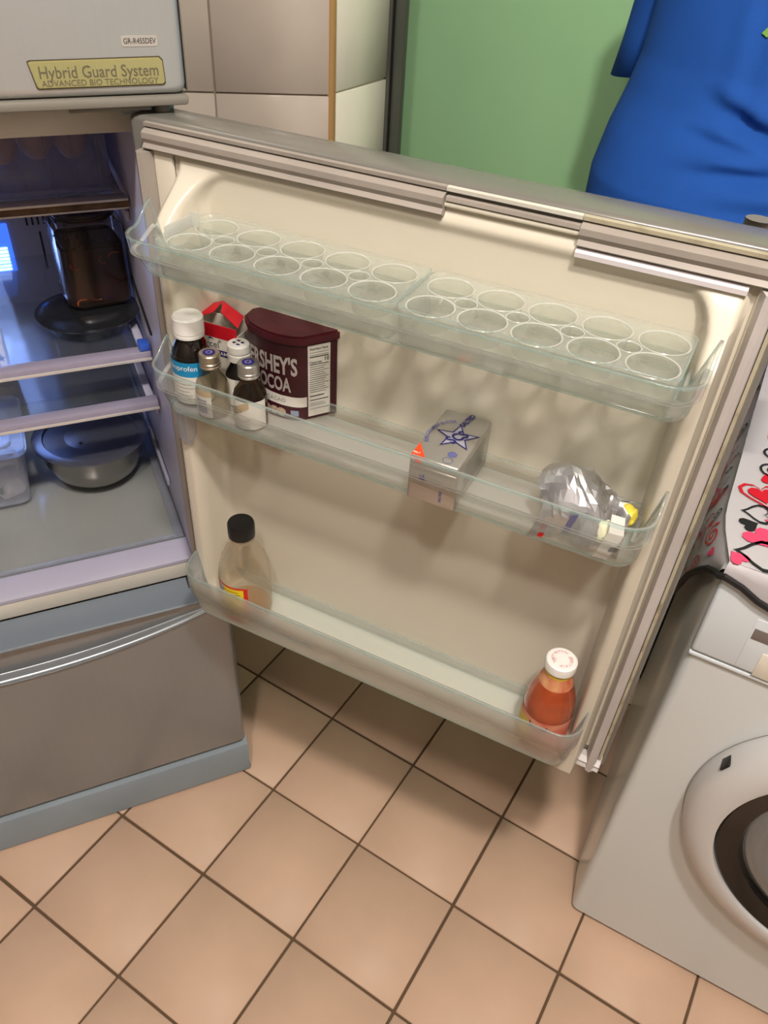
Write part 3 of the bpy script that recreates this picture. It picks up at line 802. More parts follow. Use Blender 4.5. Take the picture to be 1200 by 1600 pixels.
# front lettering follows the curved front
fr_pts = [Vector((x, y, 0)) for x, y in [(-.050, -.004), (-.040, -.014), (-.026, -.0195), (-.010, -.0225), (.004, -.0225), (.016, -.0200), (.022, -.0175), (.0262, -.0145), (.0290, -.0105)]]
cum = [0]
for a_, c_ in zip(fr_pts, fr_pts[1:]): cum.append(cum[-1] + (c_ - a_).length)
def front(s, z, o=.0005):
    s = max(0, min(cum[-1], s))
    for i in range(len(cum) - 1):
        if s <= cum[i + 1] + 1e-9: break
    k = (s - cum[i]) / (cum[i + 1] - cum[i]); p = fr_pts[i].lerp(fr_pts[i + 1], k); dd = (fr_pts[i + 1] - fr_pts[i]).normalized()
    return (p.x + dd.y * o, p.y - dd.x * o, z)
b = MB()
b.mesh2d(text2d("HERSHEY'S", .0285, 'RIGHT', sx=.56, bold=.03), lambda x, y, z: front(x + cum[-1] - .0105, y + .0660))
b.mesh2d(text2d('COCOA', .0235, 'RIGHT', sx=.56, bold=.03), lambda x, y, z: front(x + cum[-1] - .0185, y + .0435))
b.build('lettering', mat('silver_lettering', srgb(176, 168, 164), .45), t, smooth=False)
b = MB(); b.grid(lambda u, v: front(.002 + (cum[-1] - .0025) * u, .0175 + .0125 * v + .006 * (1 - u) ** 2), 24, 1); bd = b.build('label_band', m_paper, t)
b = MB(); b.mesh2d(text2d('CACAO', .0068, 'RIGHT', sx=1.0), lambda x, y, z: front(x + cum[-1] - .024, y + .0245, .0009)); b.build('lettering', mat('grey_print', srgb(140, 138, 136), .6), bd, smooth=False)
b = MB(); b.grid(lambda u, v: front(cum[-1] - .019 + .009 * u, .006 + .007 * v), 2, 1); b.build('small_emblem', mat('slate_print', srgb(130, 140, 160), .6), t, smooth=False)
for q in range(3):
    b = MB(); b.mesh2d((lambda d: d)(shape2d([circle2d(0, 0, .0055, 14)])), lambda x, y, z: front(cum[-1] - .030 - q * .009 + x, .009 + y, .0006 + q * .0001)); b.build('cookie_print', mat('cookie_print', srgb(170, 150, 130), .6, var=.3, scale=300), t, smooth=False)

# butter block in silver wrapper
m_foil = mat('silver_foil', srgb(186, 183, 178), .30, .75, var=.04, scale=20, bump=.25, bscale=60)
t = empty('butter_block', dw(.3890, .0790, BZ), DA + R(1.5), 'silver wrapped butter block with a blue star on top', 'butter')
bx, by, bh = .0255, .0475, .0525
b = MB(); b.box((-bx, -by, 0), (bx, by, bh), .003, 3); b.build('wrapper', m_foil, t)
b = MB(); b.box((-bx + .001, -by - .0012, .0395), (bx - .001, -by + .0002, .0425), .0008); b.build('wrapper_fold', m_foil, t)
zt = bh + .0003
def star(r1, r2, rot=0): return [((r1 if k % 2 == 0 else r2) * math.cos(rot + PI * k / 5), (r1 if k % 2 == 0 else r2) * math.sin(rot + PI * k / 5)) for k in range(10)]
SR = R(100)
b = MB(); b.mesh2d(shape2d([star(.0235, .0098, SR), star(.0200, .0080, SR)]), lambda x, y, z: (x + .004, y + .002, zt + .0002)); b.build('star_outline', m_navy, t, smooth=False)
b = MB(); b.mesh2d(shape2d([star(.0200, .0080, SR)]), lambda x, y, z: (x + .004, y + .002, zt)); b.build('star_fill', mat('pale_star', srgb(190, 190, 205), .35, .5), t, smooth=False)
c4, s4 = math.cos(R(62)), math.sin(R(62))
def rot2(x, y, a): return (x * math.cos(a) - y * math.sin(a), x * math.sin(a) + y * math.cos(a))
b = MB()
b.mesh2d(text2d('SCS', .0175, sx=.80, bold=.03), lambda x, y, z: (rot2(x, y, R(62))[0] + .005, rot2(x, y, R(62))[1] + .001, zt + .0005))
b.mesh2d(text2d('SALTED', .0085, sx=.85, bold=.03), lambda x, y, z: (rot2(x, y, R(80))[0] + .0035, rot2(x, y, R(80))[1] + .0345, zt + .0003))
b.build('lettering', m_navy, t, smooth=False)
b = MB()
def arc(x, y, z):
    rr = .038 - y; a = R(150) - x / .038
    return (.017 + rr * math.cos(a) * .85, -.004 + rr * math.sin(a) * .95, zt + .0003)
def arc_out(x, y, z):
    rr = .034 + y; a = R(165) - x / .034
    return (.010 + rr * math.cos(a), -.002 + rr * math.sin(a), zt + .0003)
b.mesh2d(text2d('PURE CREAMERY BUTTER', .0062, sx=.78, bold=.02), arc_out); b.build('lettering', mat('dull_navy_print', srgb(90, 92, 140), .5), t, smooth=False)
b = MB(); b.face([(-bx + .001, -.024, zt), (-bx + .0012, -by + .003, zt), (-bx + .015, -by + .0025, zt)]); b.face([(-bx + .0012, -by + .003, zt), (-bx + .0015, -by - .0003, zt - .003), (-bx + .014, -by - .0003, zt - .003), (-bx + .013, -by + .0025, zt)])
b.face([(-bx - .0003, -.034, zt - .003), (-bx - .0003, -by + .003, zt - .003), (-bx + .001, -by + .003, zt), (-bx + .001, -.030, zt)])
m_orange = mat('orange_flash', srgb(232, 70, 30), .4)
rt = b.build('orange_corner', m_orange, t, smooth=False)
b = MB()
b.mesh2d(text2d('No.1', .0036, bold=.02), lambda x, y, z: (x - .0205, y - .0415, zt + .0003)); b.build('lettering', m_white, rt, smooth=False)
b = MB(); b.box((-bx + .006, -by - .0005, bh - .006), (-bx + .013, -by - .0002, bh - .002)); b.build('orange_mark', m_orange, t, smooth=False)
b = MB(); b.mesh2d(shape2d([circle2d(0, 0, .0048, 18)]), lambda x, y, z: (x + .011, y - .028, zt)); b.build('round_emblem', mat('dull_navy_print', (0, 0, 0)), t, smooth=False)
b = MB(); b.mesh2d(shape2d([circle2d(0, 0, .0052, 18), circle2d(0, 0, .0045, 18)]), lambda x, y, z: (x + .0105, y - .039, zt)); b.build('ring_emblem', MATS['dull_navy_print'], t, smooth=False)
b = MB(); b.mesh2d(shape2d([star(.0055, .0024, 1.3)]), lambda x, y, z: (x - .010, -by - .0005, y + .030))
b.mesh2d(text2d('SALTED', .004, bold=.02), lambda x, y, z: (y * 0 + .010 - y, -by - .0005, x + .014)); b.build('front_print', MATS['dull_navy_print'], t, smooth=False)
b = MB()
for k in range(6): b.face([(bx + .0003, -.030 + .004 * (k % 2), .014 + k * .0055), (bx + .0003, .030, .014 + k * .0055), (bx + .0003, .030, .0155 + k * .0055), (bx + .0003, -.030 + .004 * (k % 2), .0155 + k * .0055)])
b.build('side_print', mat('grey_print', srgb(140, 138, 136), .6), t, smooth=False)

# crumpled foil with a knob of butter
t = empty('opened_butter', dw(.541, .078, BZ), DA, 'crumpled silver foil wrapper holding leftover butter', 'butter')
m_foil2 = mat('crumpled_foil', srgb(205, 205, 210), .22, .85)
b = MB()
rnd = random.Random(5)
def crum(u, v):
    a = (u - .5) * PI * 1.05; l = (v - .5)
    x = -.052 + .070 * v + .006 * math.sin(9 * u)
    y = -.040 * math.sin(a) * (1 - .12 * v)
    z = .004 + (.036 + .022 * math.sin(PI * min(1, .12 + v * .95)) - .008 * v) * max(0, math.cos(a)) ** .8
    p = Vector((x, y, z)) * 55
    n1 = noise.noise(p * .7) * .0085 + abs(noise.noise(p * 1.6 + Vector((3, 1, 7)))) * .0075
    return (x + n1 * .5, y + n1 * .9 * math.sin(a), z + n1 * .9)
b.grid(crum, 20, 15); o = b.build('foil_wrapper', m_foil2, t, smooth=False); md = o.modifiers.new('w', 'SOLIDIFY'); md.thickness = .0004
b = MB(); b.grid(lambda u, v: (.012 + .022 * v, -.034 + .012 * u + .004 * math.sin(5 * v), .004 + .052 * u * (1 - .25 * v) + .006 * math.sin(7 * u)), 6, 5); o = b.build('foil_flap', m_foil2, t, angle=10); md = o.modifiers.new('w', 'SOLIDIFY'); md.thickness = .0004
b = MB()
b.face([(.018, -.0285, .045), (.0300, -.0265, .044), (.034, -.035, .030), (.0205, -.038, .031)]); b.face([(.0205, -.038, .031), (.034, -.035, .030), (.0260, -.041, .002), (.0130, -.042, .002)])
o = b.build('white_flap', mat('wrapper_white', srgb(220, 216, 210), .4, .2), t, smooth=False); md = o.modifiers.new('w', 'SOLIDIFY'); md.thickness = .0005
b = MB(); b.face([(.0255, -.0395, .0165), (.0335, -.0370, .018), (.0325, -.0380, .0125), (.0245, -.0403, .011)]); b.build('black_mark', m_ink, t, smooth=False)
b = MB(); b.face([(-.016, -.0385, .036), (-.009, -.0370, .039), (-.014, -.0425, .020), (-.020, -.0435, .017)]); b.build('blue_print', m_navy, t, smooth=False)
b = MB(); b.face([(-.040, -.0440, .010), (-.034, -.0450, .012), (-.036, -.0455, .006), (-.041, -.0450, .005)]); b.build('red_print', m_red, t, smooth=False)
def lump(name, c, r, m, sd):
    b = MB(); bmesh.ops.create_icosphere(b.bm, subdivisions=3, radius=1)
    for v in b.bm.verts:
        k = 1 + .28 * noise.noise(v.co * 1.7 + Vector((sd, 0, 0)))
        v.co = Vector((c[0] + v.co.x * r[0] * k, c[1] + v.co.y * r[1] * k, max(.001, c[2] + v.co.z * r[2] * k)))
    return b.build(name, m, t)
m_butter = mat('butter', srgb(222, 220, 186), .45, var=.05)
lump('butter_knob', (.014, -.014, .018), (.017, .020, .016), m_butter, 1)
lump('butter_knob', (.024, .008, .016), (.012, .014, .015), m_butter, 4)
lump('butter_knob', (.0300, -.002, .030), (.009, .011, .010), mat('yellow_butter', srgb(214, 196, 70), .45), 9)

# ------------------------------------------------------------------ things in the bottom bin
BZ3 = .5925
t = empty('vinegar_bottle', dw(.1230, .0830, BZ3), DA + R(8), 'nearly empty clear bottle with black cap and yellow label', 'bottle')
m_clear2 = clear('clear_bottle', (0.95, 0.92, 0.86), 0.10, 0.0, 0.1, 0.09, (0.78, 0.72, 0.60), 0.30)
prof = [(.026, 0), (.0335, .003), (.0345, .010), (.0345, .070), (.0335, .084), (.029, .101), (.021, .117), (.0145, .128), (.0135, .134), (.0135, .139)]
b = MB()
R_ = []
for i, (r, z) in enumerate(prof):
    ring = []
    for k in range(48):
        a = 2 * PI * k / 48
        fl = 1 - (.05 * (math.cos(12 * a) * .5 + .5) if .084 < z < .130 else 0)
        ring.append((r * fl * math.cos(a), r * fl * math.sin(a), z))
    R_.append(ring)
b.rings(R_, True, True, False); b.build('body', m_clear2, t, angle=60)
b = MB(); b.lathe([(.0155, 0), (.0172, .0006), (.0175, .006), (.0175, .019), (.0162, .0218), (0, .0222)], 44, (0, 0, .137)); b.build('cap', m_black, t, angle=30)
b = MB(); b.lathe([(.0165, .0), (.0168, .002), (.0150, .004)], 36, (0, 0, .131)); b.build('neck_ring', m_clear2, t)
m_yellow = mat('yellow_label', srgb(232, 206, 30), .5)
b = MB(); cyl_patch(b, .0349, -1.35, .55, .016, .072, 26); lb = b.build('label', m_paper, t)
b = MB(); cyl_patch(b, .0351, -.42, .40, .018, .069, 14); b.build('yellow_panel', m_yellow, lb)
b = MB(); cyl_patch(b, .0351, .40, .56, .012, .072, 4); cyl_patch(b, .0351, -1.35, .40, .069, .0722, 20); cyl_patch(b, .0351, -.9, .4, .010, .017, 14); b.build('red_border', mat('red_label', srgb(206, 40, 34), .5), lb, smooth=False)
b = MB()
cyl_text(b, 'Nutrition Facts', .0052, .0353, .0645, -.80, sx=.95, bold=.01); cyl_patch(b, .0353, -1.25, -.45, .0590, .0604, 8)
for k in range(11): cyl_patch(b, .0353, -.36, .28 - .08 * (k % 3), .0225 + k * .0041, .0233 + k * .0041, 8)
b.build('label_print', m_ink, lb, smooth=False)
b = MB(); b.lathe([(.024, .0015), (.0325, .004), (.0330, .011), (.020, .0112), (0, .0112)], 36); b.build('contents', clear('amber_liquid', (.95, .82, .68), .10, 0, .1, .05, (.66, .5, .36), .1), t)

t = empty('chilli_sauce_bottle', dw(.5520, .0830, BZ3), DA + R(-6), 'red chilli sauce bottle with white screw cap', 'bottle')
m_sauce = mat('chilli_sauce', srgb(160, 70, 36), .18, var=.25, scale=45, coat=.8, col2=None)
b = MB(); b.lathe([(.022, 0), (.0285, .003), (.0295, .010), (.0295, .062), (.0285, .078), (.0240, .096), (.0170, .112), (.0148, .120), (.0145, .131)], 44); b.build('body', m_sauce, t)
b = MB(); b.lathe([(.0165, 0), (.0180, .0008), (.0182, .009), (.0175, .0118), (.0155, .0130), (0, .0132)], 44, (0, 0, .130)); c = b.build('cap', m_white, t, angle=30)
b = MB(); 
def ringtxt(txt, a0):
    b.mesh2d(text2d(txt, .0045, sx=.9), lambda x, y, z: ((.0105 + y) * math.cos(a0 - x / .0105), (.0105 + y) * math.sin(a0 - x / .0105), .1435))
ringtxt('SAFETY BUTTON', R(160)); ringtxt('REJECT IF UP', R(-20))
b.mesh2d(shape2d([star(.0026, .0013, 0), star(.0018, .0009, 0)]), lambda x, y, z: (x + .007, y + .006, .1435)); b.mesh2d(shape2d([star(.0026, .0013, .3), star(.0018, .0009, .3)]), lambda x, y, z: (x - .007, y - .005, .1435))
b.build('cap_print', mat('pink_cap_print', srgb(206, 120, 130), .5), c, smooth=False)
b = MB()
R_ = []
for z in (0, .25, .5, .75, 1):
    R_.append([((.0153 + .0046 * (1 - z) ** 1.3) * math.cos(2 * PI * k / 40), (.0153 + .0046 * (1 - z) ** 1.3) * math.sin(2 * PI * k / 40), .1072 + .0188 * z) for k in range(40)])
b.rings(R_); nl = b.build('neck_label', mat('neck_label', srgb(214, 170, 120), .5, col2=srgb(190, 80, 60), scale=60), t)
b = MB(); b.lathe([(.01535, 0), (.0162, -.008)], 40, (0, 0, .127), cap0=False, cap1=False); b.build('yellow_band', mat('yellow_neck', srgb(206, 180, 60), .5), nl)
b = MB(); cyl_patch(b, .0299, -2.2, 2.2, .012, .060, 36); lb = b.build('label', mat('sauce_label', srgb(214, 160, 130), .5, col2=srgb(200, 60, 50), scale=40), t)
b = MB(); b.grid(lambda u, v: (.0301 * math.sin(-1.2 + 1.0 * u), -.0301 * math.cos(-1.2 + 1.0 * u), .022 + .030 * v), 10, 1); b.build('yellow_patch', mat('yellow_neck', (0, 0, 0)), lb)
b = MB(); b.grid(lambda u, v: (.0302 * math.sin(-.35 + .75 * u), -.0302 * math.cos(-.35 + .75 * u), .046 - .010 * math.cos(PI * (u - .5)) + .010 * v), 12, 1); b.build('dark_scroll', mat('brown_print', srgb(96, 30, 24), .5), lb)

# ------------------------------------------------------------------ things on the refrigerator shelves
def fthing(name, x, y, z, label, cat, group=None, rz=0): return empty(name, fw(x, y, z), FA + rz, label, cat, group)
m_egg = mat('egg_shell', srgb(206, 170, 150), .5, var=.04)
for i, (x, y) in enumerate([(-.185, .315), (-.140, .330), (-.095, .325), (-.150, .395), (-.215, .36)]):
    b = MB()
    b.lathe([(.0001, 0), (.009, .0018), (.0155, .0075), (.0205, .018), (.0215, .026), (.0195, .037), (.0145, .047), (.0075, .053), (.0001, .055)], 28)
    o = b.build('egg', m_egg); o.location = fw(x, y, 1.0702)
    tag(o, ['brown egg in the clear top drawer, third from the hinge in the front row', 'brown egg in the clear top drawer standing in the middle of the front row', 'brown egg in the clear top drawer closest to the door hinge', 'brown egg in the clear top drawer at the back behind two others', 'brown egg in the clear top drawer farthest from the door hinge'][i], 'egg', 'eggs in the clear top drawer')
# shallow lidded steel dish with jar on it
t = fthing('lidded_dish', -.118, .275, .8472, 'dark steel dish with flat lid under the clip jar', 'dish')
b = MB(); b.lathe([(.050, 0), (.056, .002), (.066, .018), (.069, .022), (.066, .0225), (.054, .004), (0, .003)], 44); b.build('dish_body', m_steeld, t)
b = MB(); b.lathe([(.066, .0228), (.0735, .0232), (.0740, .0252), (.066, .0262), (.061, .0290), (.045, .0312), (0, .0318)], 48); b.build('dish_lid', m_steeld, t)
t = fthing('clip_jar', -.100, .300, .8795, 'clip-top glass jar of dark red chilli pickle', 'jar', rz=R(6))
m_pickle = mat('chilli_pickle', srgb(50, 18, 10), .35, col2=srgb(16, 8, 5), scale=50, thr=(.35, .75))
m_jar = clear('jar_glass', (.82, .76, .72), .06, 0, .1, .08, (.16, .10, .08), .30)
b = MB(); b.prism(rrect(-.046, -.046, .046, .046, .022), .002, .122, .006); b.build('glass_body', m_jar, t)
b = MB(); b.prism(rrect(-.0435, -.0435, .0435, .0435, .020), .0045, .092, .004); b.build('pickle', m_pickle, t)
for k in range(26):
    a = random.uniform(0, 2 * PI); z = random.uniform(.006, .075)
    x, y = .0440 * max(-.98, min(.98, 1.3 * math.cos(a))), .0440 * max(-.98, min(.98, 1.3 * math.sin(a)))
    if abs(x) > .034 and abs(y) < .034: x = math.copysign(.0438, x)
    b = MB(); dx_, dy_ = (0, 1) if abs(x) > abs(y) else (1, 0)
    x, y = x * (.99 if dy_ else .72), y * (.99 if dx_ else .72)
    b.tube([(x + dx_ * .009 * math.cos(q + k), y + dy_ * .009 * math.cos(q + k), max(.006, z + .006 * math.sin(q + k))) for q in (0, .6, 1.2, 1.9, 2.5)], .0012, 5)
    b.build('chilli_piece', mat('chilli_piece' + str(k % 3), [srgb(130, 40, 14), srgb(150, 70, 30), srgb(90, 24, 10)][k % 3], .3), t)
b = MB()
for k in range(60):
    a = random.uniform(-1, 1) * .040; z = random.uniform(.090, .118); sd = k % 2
    p = (a, -.0464, z) if sd else (-.0464, a, z)
    e = random.uniform(.0005, .0014)
    b.box((p[0] - (e if sd else .0002), p[1] - (.0002 if sd else e), p[2] - e), (p[0] + (e if sd else .0002), p[1] + (.0002 if sd else e), p[2] + e))
tag(b.build('sauce_specks', m_pickle, t, smooth=False), kind='stuff')
b = MB(); b.lathe([(.038, .122), (.040, .124), (.040, .128), (.036, .129)], 36); b.build('rubber_ring', mat('ring_seal', srgb(110, 90, 80), .6), t)
b = MB(); b.lathe([(.036, .1292), (.041, .1300), (.041, .1345), (.034, .138), (0, .139)], 36); b.build('glass_lid', m_jar, t)
b = MB(); b.tube([(.043 * math.cos(2 * PI * k / 40), .043 * math.sin(2 * PI * k / 40), .1265) for k in range(41)], .0012, 6, False); b.build('wire_band', m_dmetal, t)
b = MB(); b.tube([(.036, -.026, .127), (.046, -.030, .118), (.052, -.030, .098), (.053, -.018, .094), (.050, -.016, .112), (.043, -.012, .126)], .0012, 6); b.build('wire_clip', m_metal, t)
# patterned box on the low shelf
t = fthing('patterned_box', -.300, .335, .7648, 'box printed with black and cream tile pattern', 'box')
m_pb = mat('cream_print', srgb(206, 186, 152), .5)
b = MB(); b.box((-.06, -.035, 0), (.055, .035, .058), .002); b.build('box_body', m_pb, t)
b = MB()
for cx in (-.03, .0, .035):
    b.mesh2d(shape2d([circle2d(0, 0, .016, 24), circle2d(0, 0, .0135, 24)]), lambda x, y, z: (x + cx, -.0354, y + .012)); b.mesh2d(shape2d([star(.0075, .003, .2)]), lambda x, y, z: (x + cx + .013, -.0355, y + .036)); b.mesh2d(shape2d([circle2d(0, 0, .005, 12), circle2d(0, 0, .0035, 12)]), lambda x, y, z: (x + cx + .013, -.0354, y + .015))
b.build('tile_print', m_ink, t, smooth=False)
# steel bowl
t = fthing('steel_bowl', -.152, .312, .5545, 'stainless steel bowl covered by a flat steel lid', 'bowl')
b = MB(); b.lathe([(.040, 0), (.050, .002), (.070, .020), (.0815, .048), (.0850, .076), (.0865, .078), (.0835, .078), (.080, .048), (.068, .021), (.048, .004), (0, .003)], 56); b.build('bowl_body', m_steel, t)
b = MB(); b.lathe([(.086, .0782), (.0935, .0785), (.0940, .0800), (.0920, .0812), (.0770, .0820), (.0740, .0760), (.0710, .0745), (.055, .0775), (0, .0805)], 64); ld = b.build('bowl_lid', mat('lid_steel', srgb(108, 109, 120), .25, .65), t)
b = MB(); b.lathe([(.003, 0), (.003, .0008), (0, .0008)], 12, (-.018, -.022, .0796)); b.build('steam_hole', m_black, ld)
# clear box with white food
t = fthing('food_container', -.3175, .345, .5545, 'clear plastic food box with clip lid and pale food', 'container')
b = MB()
r1, r2 = rrect(-.062, -.082, .052, .082, .016), rrect(-.067, -.088, .062, .088, .018)
b.rings([[(x, y, 0.001) for x, y in r1], [(x, y, .096) for x, y in r2]], True, True); o = b.build('box_body', m_box, t); md = o.modifiers.new('w', 'SOLIDIFY'); md.thickness = .0015
b = MB(); b.prism(rrect(-.072, -.093, .067, .093, .020), .0965, .106, .003); ld = b.build('box_lid', m_box, t)
b = MB(); b.prism(rrect(-.050, -.070, .045, .070, .014), .1062, .110, .0015); b.build('lid_panel', m_box, ld)
m_food = mat('white_food', srgb(220, 210, 196), .6, var=.08, scale=60)
for k, (x, y, r) in enumerate([(-.02, -.048, .030), (.025, -.050, .026), (.02, .0, .030), (-.03, .01, .030), (.0, .045, .032)]):
    b = MB(); bmesh.ops.create_icosphere(b.bm, subdivisions=3, radius=r)
    for v in b.bm.verts:
        kk = 1 + .22 * noise.noise(v.co * 60 + Vector((k, 0, 0))); v.co = Vector((x + v.co.x * kk, y + v.co.y * kk, max(.0035, .025 + v.co.z * kk)))
    b.build('food_piece', m_food, t)
b = MB(); b.grid(lambda u, v: (-.006 + .022 * u, -.078 + .004 * math.sin(4 * u), .030 + .014 * v + .008 * math.sin(6 * u)), 8, 2); b.build('green_leaf', mat('herb', srgb(96, 110, 70), .5), t)

# ------------------------------------------------------------------ washing machine
WS = empty('washing_machine', WO, WA, 'white front-loading washing machine with black round door', 'washing machine')
def wbox(name, lo, hi, m, bev=0.0, par=None, seg=3):
    b = MB(); b.box(lo, hi, bev, seg); return b.build(name, m, par or WS)
def wside(y): return -.012 * sm(0, .09, y) - .016 * max(0, (y - .05) / .45)
wpoly = [(.60, .02), (.60, .50)] + [(wside(y), y) for y in (.50, .40, .30, .20, .14, .09, .06, .035, .018)] + [(.0015, .008), (.006, .0035), (.012, .002), (.585, .002), (.595, .006)]
b = MB(); b.prism(wpoly, .010, .845, .004); b.build('washer_body', m_wash, WS)
for x, y in ((.03, .04), (.57, .04), (.03, .45), (.57, .45)):
    b = MB(); b.lathe([(.018, 0), (.018, .0095)], 14, (x, y, 0)); b.build('foot', m_black, WS)
cp = wbox('control_panel', (.0030, -.0040, .7065), (.597, .012, .8330), m_washp, .005)
b = MB(); b.box((.0030, -.0030, .6985), (.597, .006, .7045), .002); b.build('panel_seam', m_washp, cp)
dr = wbox('detergent_drawer', (.0535, -.0046, .7110), (.195, -.0030, .790), m_washp, .0006, cp)
b = MB(); b.box((.0555, -.0052, .7600), (.185, -.0044, .7760), .0002); hd = b.build('drawer_handle', mat('handle_grey', srgb(120, 112, 108), .4), cp)
b = MB(); b.box((.0740, -.0056, .7080), (.185, -.0044, .7450), .0003); b.build('drawer_label', mat('cream_label', srgb(228, 222, 208), .4), cp)
for k in range(3):
    b = MB(); b.lathe([(.008, 0), (.008, .003), (.006, .004)], 16, (.40 + k * .05, -.0042, .765), axis='-y'); b.build('button', m_washp, cp)
b = MB(); b.lathe([(.030, 0), (.030, .012), (.026, .018), (0, .0185)], 36, (.30, -.0042, .770), axis='-y'); b.build('dial', m_washp, cp)
dc = (.3095, 0, .4745)
b = MB(); b.lathe([(.236, -.004), (.236, .006), (.233, .024), (.226, .034), (.212, .042), (.194, .0455), (.1895, .0440), (.1890, .036)], 96, dc, axis='-y', cap0=False, cap1=False)
wd = b.build('washer_door', m_ring, WS, angle=40)
b = MB(); b.lathe([(.1892, .0375), (.186, .0400), (.160, .0340), (.1555, .026)], 96, dc, axis='-y', cap0=False, cap1=False); b.build('black_rim', m_porthole, wd)
b = MB(); b.lathe([(.1560, .0262), (.1500, .0300), (.138, .0330), (.118, .0270), (.09, .014), (.05, .006), (0, .004)], 80, dc, axis='-y', cap0=False, cap1=False); b.build('glass_bowl', m_bowl, wd)
a = R(128)
b = MB(); b.box((-.0016, -.0300, -.008), (.0016, -.0120, .008), .001, 2, Matrix.Translation((dc[0] + .2335 * math.cos(R(157)), 0, dc[2] + .2335 * math.sin(R(157)))) @ Matrix.Rotation(-R(157 - 180), 4, 'Y')); b.build('latch_notch', m_black, wd)
b = MB(); b.lathe([(.2375, .0003), (.2375, .0012), (.2365, .0012)], 96, dc, axis='-y', cap0=False, cap1=False); b.build('door_gap_shade', mat('gap_shade_grey', srgb(150, 146, 142), .5), wd)  # grey ring, paints in the shading around the round door

# ------------------------------------------------------------------ patterned washer cover
CV = empty('washer_cover', WM @ Vector((0, 0, .846)), WA, 'white cover with pink and black hearts draped over the washing machine', 'cover')
m_cloth = mat('cover_cloth', srgb(190, 186, 190), .6, var=.03, bump=.3, bscale=25)
CT = .0055
def hem(y):
    ks = [(-.012, -.012), (.03, -.040), (.10, -.125), (.20, -.26), (.33, -.42), (.52, -.52)]
    for (a0, h0), (a1, h1) in zip(ks, ks[1:]):
        if y <= a1: return h0 + (h1 - h0) * (y - a0) / (a1 - a0)
    return ks[-1][1]
def fhem(x): return -.012 - .022 * sm(0, .06, x) - .008 * sm(.06, .3, x)
def side_pt(y, v, o=0.0):
    z = CT - .006 + (hem(y) - CT + .006) * v
    x = .003 - .007 * sm(0, .04, y) + wside(max(0, y)) - .012 * (1 - math.exp(z / .05)) * sm(0, .05, y) - .045 * max(0, -z) * sm(0, .3, y) + .004 * math.sin(y * 40 + z * 30) * v - .004 * math.sin(v * 3.1)
    return (x - o, y, z)
b = MB()
# top
b.grid(lambda u, v: (-.006 + .616 * u + (.009 + (wside(max(0, .5 * v)) - .007 * sm(0, .04, .5 * v))) * (1 - u), -.004 + .516 * v, CT + .0012 * noise.noise(Vector((u * 9, v * 9, 0)))), 24, 20)
# rounded shoulder + side flap
b.grid(lambda u, v: side_pt(-.008 + .523 * v, u), 16, 40)
b.grid(lambda u, v: (.002 + .608 * v, -.0085 - .001 * math.sin(v * 30), CT - .004 + (fhem(.6 * v) - CT + .004) * u), 3, 30)
b.grid(lambda u, v: (.002 + .608 * v, -.004 - .0045 * u, CT - .004 * u), 1, 30)
b.grid(lambda u, v: side_pt(-.008 + .523 * v, 0)[:2] + (CT - .006 * u,), 1, 40)
b.grid(lambda u, v: (.612, -.010 + .525 * v, CT - .30 * u), 4, 20)
bmesh.ops.remove_doubles(b.bm, verts=b.bm.verts, dist=.0012)
cb = b.build('cloth', m_cloth, CV, angle=60)
pts = [side_pt(.515 - .523 * k / 40, 1.0, .001) for k in range(41)] + [(.004 + .606 * k / 30, -.0095, fhem(.6 * k / 30)) for k in range(31)]
b = MB(); b.tube(pts, .0042, 8); b.build('piping', mat('black_piping', srgb(24, 22, 23), .6), CV)
def heart(s, n=18):
    P = []
    for k in range(n):
        q = 2 * PI * k / n
        P.append((s * .062 * 16 * math.sin(q) ** 3 / 1.0, s * .062 * (13 * math.cos(q) - 5 * math.cos(2 * q) - 2 * math.cos(3 * q) - math.cos(4 * q))))
    return P
def scale2(P, k): return [(x * k, y * k) for x, y in P]
def spiral(s, turns=2.0, wdt=.10, n=30):
    o_, i_ = [], []
    for k in range(n + 1):
        q = turns * 2 * PI * k / n; r = s * (.08 + .92 * k / n)
        o_.append((r * math.cos(q), r * math.sin(q))); i_.append(((r - wdt * s) * math.cos(q), (r - wdt * s) * math.sin(q)))
    return [o_ + i_[::-1]]
prints = {'black': MB(), 'red': MB(), 'pink': MB()}
rn = random.Random(11)
def place(shape, colr, fn): prints[colr].mesh2d(shape, fn)
def on_top(cx, cy, a): return lambda x, y, z: (cx + x * math.cos(a) - y * math.sin(a), cy + x * math.sin(a) + y * math.cos(a), CT + .0022)
def on_side(cy, v, a):
    def fn(x, y, z):
        px, py = x * math.cos(a) - y * math.sin(a), x * math.sin(a) + y * math.cos(a)
        yy = cy + px; L_ = max(.05, -(hem(cy)))
        p = side_pt(max(-.01, min(.51, yy)), max(0, min(.97, v - py / L_)), .0016); return p
    return fn
used = []
def spot(x0, x1, y0, y1, r, tries=60):
    for _ in range(tries):
        x, y = rn.uniform(x0, x1), rn.uniform(y0, y1)
        if all(abs(x - a) > (r + q) or abs(y - c) > (r + q) or math.hypot(x - a, y - c) > (r + q) * .80 for a, c, q in used):
            used.append((x, y, r)); return x, y
    return None
def motif(k, s):
    if k == 0: return shape2d([heart(s)])
    if k == 1: return shape2d([heart(s), scale2(heart(s), .80)])
    if k == 2: return shape2d(spiral(s, 2.0, .16))
    if k == 3: return shape2d([heart(s), scale2(heart(s), .85), scale2(heart(s), .62)])
    return shape2d([[(-s, -.12 * s), (-.2 * s, .25 * s), (.5 * s, .05 * s), (s, .4 * s), (.9 * s, .65 * s), (.45 * s, .3 * s), (-.2 * s, .5 * s), (-s * 1.05, .1 * s)]])
cols = ['black', 'red', 'pink', 'pink']
